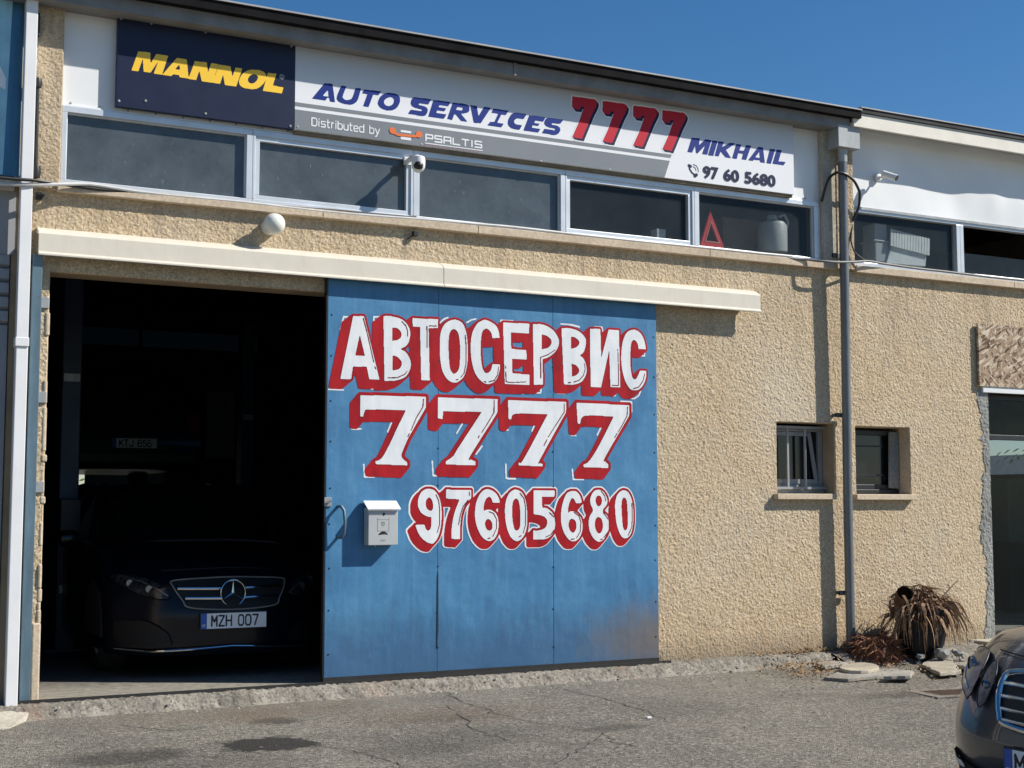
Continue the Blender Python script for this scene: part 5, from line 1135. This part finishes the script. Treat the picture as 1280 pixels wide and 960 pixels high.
# ---- dark saloon inside the workshop
ic = thing('parked_car', (3.03, .56, .215), 'black saloon car with a big star badge standing inside the dark doorway', 'car', None, math.pi/2-.025); ic.scale = (1, .95, 1)
c2 = Car(4.7, [(.15, .08), (.22, .02), (.36, .02), (.45, .0), (.55, .02), (.66, .07), (.74, .14), (.79, .24), (.83, .34)], [(.15, .86), (.24, .90), (.45, .905), (.67, .905), (.74, .89), (.79, .86), (.83, .83)], .48, 3.2, .815)
c2.body(M['black_paint'], ic)
HL = [(.47, .60), (.54, .585), (.68, .62), (.80, .68), (.86, .745), (.80, .765, 1), (.66, .745, 1), (.54, .69, 1)]
def lamps2(s):
    o = c2.patch('headlamp', [sy(HL, s)], .016, M['lamp_dark'], ic)
    c2.line('light_strip', [(s*.49, .612), (s*.56, .66), (s*.66, .715), (s*.80, .755)], .008, .019, M['lamp_metal'], o)
    for cy, cz in ((.62, .66), (.74, .70)):
        p = Vector((c2.S(s*cy, cz)-.01, s*cy, cz)); b = MB(); b.tube([p, p+Vector((-.014, 0, 0))], [.030, .026], 16); b.build('projector', M['lamp_metal'], o, True, local=True)
    c2.patch('side_intake', [sy([(.46, .235), (.78, .24), (.85, .30), (.84, .42), (.66, .43, 1), (.50, .34, 1)], s)], .014, mesh_m, ic)
    wheel(ic, .90, s*.78); wheel(ic, c2.L-1.0, s*.78); wheel_arch(ic, .90, s*.917, .37); wheel_arch(ic, c2.L-1.0, s*.917, .37); mirror(ic, s*.97, M['black_paint'])
both(lamps2)
G2 = [(-.44, .72, 1), (-.22, .735, 1), (0, .74, 1), (.22, .735, 1), (.44, .72, 1), (.45, .68, 1), (.39, .58, 1), (.33, .525, 1), (0, .505, 1), (-.33, .525, 1), (-.39, .58, 1), (-.45, .68, 1)]
g2 = c2.patch('grille', [G2], .014, mesh_m, ic)
c2.line('grille_frame', G2, .006, .016, M['gutter'], g2, True)
for s in (1, -1):
    for z, w in ((.665, .42), (.595, .37)):
        o = c2.line('slat', [(s*.09, z-.006), (s*w*.6, z-.003), (s*w, z)], .012, .026, M['chrome'], g2)
star(g2, c2.S(0, .63)-.045, .625, .098, M['chrome'])
number_plate(ic, c2.S(.26, .42)-.03, .425, 'MZH 007')
c2.line('lip_strip', [(-.84, .215), (-.60, .205), (-.42, .215), (0, .235), (.42, .215), (.60, .205), (.84, .215)], .008, .014, M['chrome'], ic)
c2.line('bonnet_gap', [(-.50, .79), (0, .805), (.50, .79)], .004, .002, M['black'], ic)

# ---- hatchback up on the lift
hb_ = thing('raised_car', (3.66, 6.85, 1.72), 'dark hatchback raised on the lift deep inside the workshop', 'car')
b = MB(); prof = [(0, .35), (0.02, .75), (.12, 1.0), (.45, 1.38), (.75, 1.44), (2.2, 1.42), (2.95, 1.0), (3.7, .85), (3.85, .6), (3.85, .3), (3.6, .2), (.25, .2)]
for s, sc_ in ((0, 1),):
    n = len(prof); hw = lambda z: .84 if z < .95 else .84-.2*(z-.95)/.45
    b.v = [(-hw(z), y, z) for y, z in prof]+[(hw(z), y, z) for y, z in prof]; b.f = [tuple(range(n)), tuple(range(2*n-1, n-1, -1))]+[(i, (i+1) % n, (i+1) % n+n, i+n) for i in range(n)]
b.build('body', M['black_paint'], hb_, True, bevel=.05, local=True)
MB().add([(-.60, .13, 1.0), (.60, .13, 1.0), (.52, .42, 1.34), (-.52, .42, 1.34)], [(0, 1, 2, 3)]).build('rear_window', M['car_glass'], hb_, local=True)
for s in (-1, 1):
    MB().box(s*.70-.09, s*.70+.09, -.012, .06, .62, .86).build('tail_lamp', simple('dark_lamp', (.14, .02, .02), .15, 0, .1, 5, .6), hb_, bevel=.015, local=True)
    for y in (.75, 3.1): wheel(hb_, s*.76, .0, .3, .19, .0) if False else None
    for y in (.75, 3.1):
        t_ = MB(); t_.lathe([(0, -.09), (.2, -.09), (.29, -.08), (.3, 0), (.29, .08), (.2, .09), (0, .09)], (s*.74, y, .22), 24, 'x'); t_.build('wheel', M['rubber'], hb_, True, local=True)
number_plate(hb_, 0, .50, 'KTJ 856', y=-.015, ux=(1, 0, 0), n=(0, -1, 0), code=False)
MB().box(-.75, .75, -.03, .03, .26, .40).build('bumper', M['black'], hb_, bevel=.02, local=True)
# lift columns, curtain and the rest of the room
def column(x, y, label):
    t_ = thing('lift_column', (x, y, .215), label, 'car lift'); MB().box(x-.085, x+.085, y, y+.22, .214, 3.9).build('post', M['lift_blue'], t_, bevel=.01)
    MB().box(x-.18, x+.18, y-.06, y+.35, .2145, .235).build('base_plate', M['lift_blue'], t_); MB().box(x-.07, x+.07, y-.004, y, 2.60, 2.67).build('data_label', M['galv'], t_); MB().box(x-.06, x+.05, y-.004, y, .72, .79).build('data_label', M['galv'], t_)
    MB().box(x-.09, x+.09, y-.12, y-.002, 1.2, 1.55).build('carriage', M['black'], t_, bevel=.01)
M['lift_blue'] = simple('lift_blue_paint', (.012, .03, .07), .5, 0, .2, 4)
column(2.265, 3.1, 'dark blue lift column just inside the left of the doorway')
column(5.35, 7.9, 'dark blue lift column behind the raised hatchback, deep in the workshop')
cu_ = MB(); r = random.Random(8); x = 4.42
while x < 5.72:
    w = .055; dz = r.uniform(0, .08); cu_.box(x, x+w, 13.9+r.uniform(-.01, .01), 13.905+r.uniform(0, .01), 1.15+dz, 2.62); x += w-.004
st = NT('strip_plastic'); st.done((.25, .26, .26), .4); st.b.inputs['Transmission Weight'].default_value = .0
trn = st.n('ShaderNodeBsdfTranslucent'); trn.inputs[0].default_value = (.22, .23, .22, 1); mx = st.n('ShaderNodeMixShader'); mx.inputs[0].default_value = .35; st.l(st.b.outputs[0], mx.inputs[1]); st.l(trn.outputs[0], mx.inputs[2]); st.l(mx.outputs[0], st.out.inputs[0])
tag(cu_.build('strip_curtain', st.m), 'grey strip curtain hanging in the rear doorway of the workshop', 'curtain')
wk = thing('work_bench', (4.9, 12.6, .215), 'dark work bench standing before the rear doorway', 'bench')
MB().box(3.9, 6.2, 12.3, 12.95, 1.02, 1.08).build('bench_top', M['black'], wk); MB().box(3.95, 6.15, 12.9, 12.93, .25, 1.02).build('back_panel', M['black'], wk)
for x, y in ((3.95, 12.35), (6.1, 12.35), (3.95, 12.85), (6.1, 12.85)): MB().box(x, x+.06, y, y+.05, .215, 1.02).build('leg', M['black'], wk)
tag(MB().box(6.45, 6.95, 13.93, 13.985, 2.3, 3.45).build('wall_panel', simple('pale_board', (.5, .5, .5), .6), bevel=.004), 'pale upright board on the dark back wall of the workshop', 'board')
bush = MB(); r = random.Random(12)
for i in range(900):
    p = Vector((4.4+r.gauss(0, .5), 17+r.gauss(0, .4), abs(r.gauss(.9, .6)))); a = Vector((r.gauss(0, 1), r.gauss(0, 1), r.gauss(0, 1))).normalized()*.07; q = a.orthogonal().normalized()*.03; bush.add([p-a, p+q, p+a, p-q], [(0, 1, 2, 3)])
bu = bush.build('bush', simple('bush_leaf', (.08, .12, .04), .7, 0, .4, 4)); tag(bu, 'green bush outside the rear doorway of the workshop', 'bush')

# ================================================================== POT, RUBBISH, DRAINS
def ribbon_blade(mb, p, d, L, w, droop, rnd, n=6, up=None):
    p = Vector(p); d = Vector(d).normalized(); pts = [p]; 
    for k in range(n): d = (d+Vector((rnd.uniform(-.2, .2), rnd.uniform(-.2, .2), -droop*rnd.uniform(.3, 1.5)))).normalized(); p = p+d*L/n; pts.append(p)
    o = len(mb.v); side = d.cross(Vector((rnd.uniform(-1, 1), rnd.uniform(-1, 1), .3))).normalized()
    for k, q in enumerate(pts):
        ww = w*(1-.85*(k/n)**1.5)/2; mb.v += [tuple(q-side*ww), tuple(q+side*ww)]
    for k in range(n): mb.f.append((o+2*k, o+2*k+1, o+2*k+3, o+2*k+2))
M['straw'] = simple('dead_palm_leaf', (.27, .165, .09), .85, 0, .7, 35); M['straw_dark'] = simple('dead_palm_fibre', (.13, .065, .038), .9, 0, .5, 18)
pb_ = F(1150, 812, -.36); px, py, pz = pb_[0], -.36, .14
pt_ = thing('dead_palm', (px, py, pz), 'dead brown palm in a black plastic pot against the wall', 'potted plant')
b = MB(); b.lathe([(0, 0), (.13, 0), (.155, .02), (.20, .14), (.225, .30), (.225, .40), (.24, .405), (.24, .44), (.215, .44), (.20, .38), (0, .36)], (px, py, pz), 28); b.v = [(v[0]+.10*(v[2]-pz), v[1], v[2]) for v in b.v]
b.build('pot', simple('black_plant_pot', (.012, .012, .014), .5, 0, .4, 8, .25), pt_, True)
cx_, cz_ = px+.02, pz+.40
r = random.Random(21); b = MB()
for i in range(150):   # blades hanging over the rim, most of them broken
    a = r.uniform(-math.pi, .3); rr_ = r.uniform(.12, .24); p = (cx_+rr_*math.cos(a), py+rr_*math.sin(a)*.9, cz_+r.uniform(.0, .14)); ribbon_blade(b, p, (math.cos(a)*.55, math.sin(a)*.55, r.uniform(-.5, .35)), r.uniform(.12, .44), r.choice((.007, .012, .02, .036)), r.uniform(.35, .9), r)
for i in range(60):    # leaning mass on the left
    p = (cx_-r.uniform(.1, .3), py+r.uniform(-.12, .12), cz_+r.uniform(-.02, .2)); ribbon_blade(b, p, (-r.uniform(.1, 1), r.gauss(0, .5), r.uniform(-.6, .4)), r.uniform(.10, .3), r.choice((.006, .012, .025)), r.uniform(.2, .8), r, 4)
for i in range(110):    # tangle on top
    a = r.uniform(0, 2*math.pi); rr_ = r.uniform(0, .2); p = (cx_-.02+rr_*math.cos(a), py+rr_*math.sin(a)*.8, cz_+.26*(1-rr_/.26)); ribbon_blade(b, p, (r.gauss(0, 1), r.gauss(0, 1), r.uniform(-.2, .3)), r.uniform(.08, .24), r.uniform(.006, .02), r.uniform(.0, .5), r, 4)
for i in range(80):    # arching sprays to the right
    a0 = r.uniform(-.5, .3); ribbon_blade(b, (cx_+r.uniform(.12, .2), py+r.uniform(-.1, .1), cz_+r.uniform(.04, .16)), (1, a0, r.uniform(.2, .7)), r.uniform(.3, .62), r.uniform(.003, .010), r.uniform(.30, .42), r, 9)
b.build('fronds', M['straw'], pt_)
b = MB(); w0 = F(1173, 752, py); w1 = F(1188, 735, py-.03); w2 = F(1197, 726, py-.05); w3 = F(1187, 727, py); w4 = F(1200, 722, py-.05)
b.tube([w0, w1, w2], [.009, .007, .003], 6).tube([w1, ((w1[0]+w3[0])/2, py, (w1[2]+w3[2])/2), w3], [.006, .004, .002], 6).tube([w1, w4], [.005, .002], 6).tube([F(1150, 738, py), F(1165, 729, py), F(1185, 735, py)], [.004, .003, .002], 6).tube([F(1163, 735, py), F(1158, 722, py)], [.004, .002], 6)
b.build('bare_stems', simple('dry_stem', (.34, .25, .15), .85, 0, .3, 9), pt_)
b = MB()
for i in range(1300):
    a = r.uniform(0, 2*math.pi); rr_ = .235*math.sqrt(r.random()); h_ = .27*(1-(rr_/.25)**2); p = (cx_-.02+rr_*math.cos(a), py+rr_*math.sin(a), cz_-.03+h_*r.random()); ribbon_blade(b, p, (r.gauss(0, 1), r.gauss(0, 1), r.gauss(-.1, .5)), r.uniform(.05, .15), r.uniform(.006, .02), .2, r, 3)
b.build('fibre', M['straw_dark'], pt_)
q = F(1130, 742, -.42); b = MB(); b.tube([(q[0]+.07, -.33, q[2]-.10), (q[0]+.02, -.40, q[2]-.02), (q[0]+.005, -.43, q[2]+.006)], [.085, .08, .072], 16, False); cst = b.build('cut_stalk', M['straw_dark'], pt_, True)
MB().tube([(q[0]+.012, -.40, q[2]-.012), (q[0]+.006, -.415, q[2]-.004)], [.06, .06], 16).build('hollow', simple('dark_hollow', (.003, .0025, .002), 1, 0, .2, 5, 0), cst, True)
# fibre heap
hp_ = G(1093, 826, .14); b = MB(); r = random.Random(5)
core_ = MB(); core_.lathe([(0, .0), (.17, .0), (.18, .08), (.14, .19), (.06, .245), (0, .25)], (hp_[0], hp_[1], .10), 14); core_.v = [(v[0]+r.uniform(-.02, .02), v[1]+r.uniform(-.02, .02), v[2]) for v in core_.v]
hh = thing('palm_stump', (hp_[0], hp_[1], .1), 'brown fibrous palm stump lying beside the drainpipe foot', 'palm stump'); core_.build('core', M['straw_dark'], hh)
for i in range(700):
    a = r.uniform(0, 2*math.pi); t_ = r.random(); rad = .20*math.cos(t_*1.3)+.02; p = (hp_[0]+rad*math.cos(a), hp_[1]+rad*math.sin(a)*.85, .10+.26*math.sin(t_*1.4)); ribbon_blade(b, p, (math.cos(a)+r.gauss(0, .6), math.sin(a)+r.gauss(0, .6), r.gauss(.2, .6)), r.uniform(.05, .15), r.uniform(.006, .018), .2, r, 3)
b.build('fibre', simple('reddish_palm_fibre', (.17, .075, .038), .9, 0, .5, 20), hh)
# slabs
def slab(name, pts, z, h, mat, label, cat='slab', rnd=3):
    r_ = random.Random(rnd); P0 = [G(u, v, z) for u, v in pts]; P_ = []
    for a_, c_ in zip(P0, P0[1:]+P0[:1]):
        m_ = max(1, int(math.dist(a_, c_)/.05)); P_ += [(a_[0]+(c_[0]-a_[0])*k/m_+r_.uniform(-.010, .010), a_[1]+(c_[1]-a_[1])*k/m_+r_.uniform(-.010, .010), z+r_.uniform(-.004, .004)) for k in range(m_)]
    b = MB(); b.prism([(p[0], p[1], p[2]-h) for p in P_], (0, 0, h)); o = b.build(name, mat, bevel=.006); tag(o, label, cat); return o
ell = lambda cu, cv, ru, rv, n=22: [(cu+ru*math.cos(2*math.pi*i/n), cv+rv*math.sin(2*math.pi*i/n)) for i in range(n)]
gz = .12; M['slab_pale'] = m_concrete('worn_pale_slab', (.40, .355, .28), .35, .6)
slab('stone_slab', [(1030, 846), (1060, 836), (1122, 836), (1125, 842), (1060, 848)], gz+.012, .03, M['concrete'], 'flat grey slab under the round pale slab')
slab('stone_slab', [(1020, 828), (1050, 824), (1062, 829), (1030, 833)], gz+.035, .03, M['concrete'], 'small pale slab lying left of the round slab by the wall')
slab('round_slab', ell(1074, 833.5, 25, 5.0), gz+.04, .028, M['slab_pale'], 'round pale concrete slab lying on flat slabs by the wall')
slab('stone_slab', [(1152, 830), (1165, 823), (1190, 824), (1201, 838), (1175, 841)], gz+.03, .03, M['slab_pale'], 'pale triangular slab lying in front of the palm pot')
slab('stone_slab', [(1195, 830), (1220, 824), (1232, 832), (1210, 836)], gz+.03, .03, M['slab_pale'], 'pale slab lying beside the grey car headlamp')
slab('stone_slab', [(1105, 845), (1120, 838), (1142, 838), (1138, 845)], gz+.03, .03, M['concrete'], 'small grey slab right of the round pale slab')
rk = bmesh.new(); 
def rock(u, v, z, s, label, seed):
    p = G(u, v, z); bm = bmesh.new(); bmesh.ops.create_icosphere(bm, subdivisions=2, radius=1); r_ = random.Random(seed)
    for w in bm.verts: w.co = Vector((w.co.x*s, w.co.y*s*.8, w.co.z*s*.55))*(1+r_.uniform(-.22, .22))
    me = bpy.data.meshes.new('rock'); bm.to_mesh(me); bm.free(); me.materials.append(M['cement']); o = bpy.data.objects.new('rock', me); COL.objects.link(o); o.location = (p[0], p[1], z+s*.2); o.rotation_euler = (0, 0, r_.uniform(0, 3)); tag(o, label, 'rock')
rock(1150, 822, .17, .05, 'small grey rock left of the dark rock by the pot', 1); rock(1177, 820, .19, .085, 'dark grey rock at the foot of the palm pot', 2); rock(1197, 818, .2, .05, 'grey rock by the shop step', 3); rock(1009, 829, .13, .08, 'whitish lump of rubble in the dry leaves', 4)
# litter of dry leaves and chips (nobody could count it)
b = MB(); r = random.Random(31)
for i in range(1500):
    k = r.random()
    if k < .45: u = r.gauss(1005, 24); v = r.gauss(838, 4.5)
    elif k < .65: u = r.uniform(905, 1130); v = r.gauss(823, 2.5)
    elif k < .9: u = r.gauss(1105, 34); v = r.gauss(836, 6)
    else: u = r.uniform(850, 1190); v = r.gauss(846, 8)
    p = Vector(G(u, v, .125)); p.y = min(p.y, -.03); p.z = ground_z(p.y)+r.uniform(.004, .04)+(.09 if p.y > -.19 else .02*(p.y > -.5)); a = Vector((r.gauss(0, 1), r.gauss(0, 1), r.gauss(0, .35))).normalized()*r.uniform(.008, .03); q = a.cross(Vector((0, 0, 1))).normalized()*r.uniform(.003, .010); b.add([p-a, p+q, p+a, p-q], [(0, 1, 2, 3)])
o = b.build('dry_leaves', simple('dry_leaf_litter', (.30, .19, .09), .85, 0, .6, 30)); tag(o, 'dry brown leaves and palm chips along the foot of the wall', 'leaf litter', None, 'stuff')
b = MB()
for i in range(420):
    u = r.gauss(1050, 70) if r.random() < .6 else r.uniform(60, 900); v = r.gauss(836, 8) if u > 900 else (884-(u-60)*.044+abs(r.gauss(0, 6))); p = Vector(G(u, v, .1)); p.y = min(p.y, -.05); z = ground_z(p.y)+(.06 if p.y > -.3 else 0); s = r.uniform(.005, .016)
    b.add([(p.x-s, p.y, z), (p.x, p.y-s, z), (p.x+s, p.y, z), (p.x, p.y+s, z), (p.x+s*.2, p.y, z+s)], [(0, 1, 4), (1, 2, 4), (2, 3, 4), (3, 0, 4)])
for i in range(260):
    u = r.gauss(1165, 28); v = r.gauss(820, 4); p = Vector(G(u, v, .16)); p.y = min(p.y, -.06); z = .12+.10*max(0, 1+p.y/.5); s = r.uniform(.008, .035); e = [r.uniform(.5, 1.2) for _ in range(6)]
    b.add([(p.x-s*e[0], p.y, z), (p.x, p.y-s*e[1], z), (p.x+s*e[2], p.y, z), (p.x, p.y+s*e[3], z), (p.x+s*.2, p.y, z+s*e[4])], [(0, 1, 4), (1, 2, 4), (2, 3, 4), (3, 0, 4)])
o = b.build('gravel', simple('gravel_chip', (.33, .30, .26), .9, 0, .4, 40)); tag(o, 'loose gravel chips along the kerb', 'gravel', None, 'stuff')
b = MB(); r = random.Random(77)
for i in range(60):
    u, v = r.uniform(40, 1180), r.uniform(870, 958); p = G(u, v, .03); z = ground_z(p[1]); s = r.uniform(.006, .02)
    b.add([(p[0]-s, p[1], z+.003), (p[0], p[1]-s*.6, z+.003), (p[0]+s, p[1], z+.006), (p[0], p[1]+s*.5, z+.010)], [(0, 1, 2, 3)])
tag(b.build('road_litter', simple('road_litter', (.12, .11, .10), .8, 0, .8, 9)), 'small scattered bits of litter on the road', 'litter', None, 'stuff')
p = G(811, 909, .02); tag(MB().box(p[0]-.018, p[0]+.018, p[1]-.012, p[1]+.012, ground_z(p[1]), ground_z(p[1])+.012).build('cigarette_packet', M['white_pvc'], bevel=.003), 'tiny white scrap of paper on the asphalt', 'scrap')
def drain(c, label, w=.42, d=.26, rz=-.15):
    z = ground_z(c[1]); t_ = thing('drain_grate', (c[0], c[1], z), label, 'drain', None, rz)
    fm = MB(); ring_pts = [(-w/2-.09, w/2+.09, -d/2-.09, -d/2), (-w/2-.09, w/2+.09, d/2, d/2+.09), (-w/2-.09, -w/2, -d/2, d/2), (w/2, w/2+.09, -d/2, d/2)]
    for a, b_, e, f in ring_pts: fm.box(a, b_, e, f, -.02, .007)
    fm.build('frame', M['kerb'], t_, local=True)
    g_ = MB(); n = 11
    for i in range(n): x = -w/2+w*(i+.5)/n; g_.box(x-.010, x+.010, -d/2, d/2, -.012, .006)
    g_.build('bars', simple('rusty_iron', (.10, .06, .04), .7, .3, .4, 20), t_, local=True); MB().box(-w/2, w/2, -d/2, d/2, -.018, .0045-.005+.0045).build('pit', M['rubber'], t_, local=True)
drain(G(1192, 869, .06), 'rusty drain grate in the asphalt left of the grey car')
drain(G(1184, 827, .12), 'small rusty drain grate by the shop step', .34, .14)

w = ring(MB(), 2.7, 4.4, 1.85, 2.42, .05, -14.5, -14.4); w.v = [(-v[1], v[0], v[2]) for v in w.v]; w.build('window', M['black'], nb)
dk = thing('display_counter', (13.2, 3.0, .24), 'dark counter with a teal glass case inside the shop', 'counter')
MB().box(12.9, 13.6, 2.2, 5.2, .235, 1.05).build('base', M['black'], dk, bevel=.01); MB().box(12.95, 13.55, 2.25, 3.35, 1.051, 1.80).build('glass_case', simple('teal_glass', (.10, .17, .17), .2, 0, .15, 3), dk, bevel=.01); MB().box(12.92, 13.58, 3.36, 5.15, 1.051, 1.30).build('boxes', simple('dark_cartons', (.05, .045, .04), .9, 0, .4, 6), dk, bevel=.01)
sp = thing('garden_palm', (18.0, 5.0, 0), 'green palm leaves seen through the shop side window', 'palm'); b = MB(); r = random.Random(6)
for i in range(26):
    a = r.uniform(0, 2*math.pi); d = Vector((math.cos(a), math.sin(a), r.uniform(0, 1.1))).normalized(); p = Vector((18.0, 5.6, 2.1))
    for k in range(9):
        d = (d+Vector((0, 0, -.14))).normalized(); q = p+d*.14; sd = d.cross(Vector((0, 0, 1))).normalized()
        for sgn in (-1, 1): tip = p+sd*sgn*.26*(1-k/11)+d*.12+Vector((0, 0, -.05)); b.add([p, p+d*.05, tip], [(0, 1, 2)])
        p = q
b.build('crown', simple('green_palm_leaf', (.06, .10, .035), .6, 0, .4, 3), sp); MB().tube([(18, 5.6, 0), (18, 5.6, 2.1)], [.12, .10], 10).build('trunk', M['straw_dark'], sp, True)
tag(MB().box(22, 22.2, -2, 16, 0, 2.5).build('garden_wall', simple('white_garden_wall', (.65, .63, .58), .9)), 'white garden wall behind the palm, seen through the shop', 'wall')
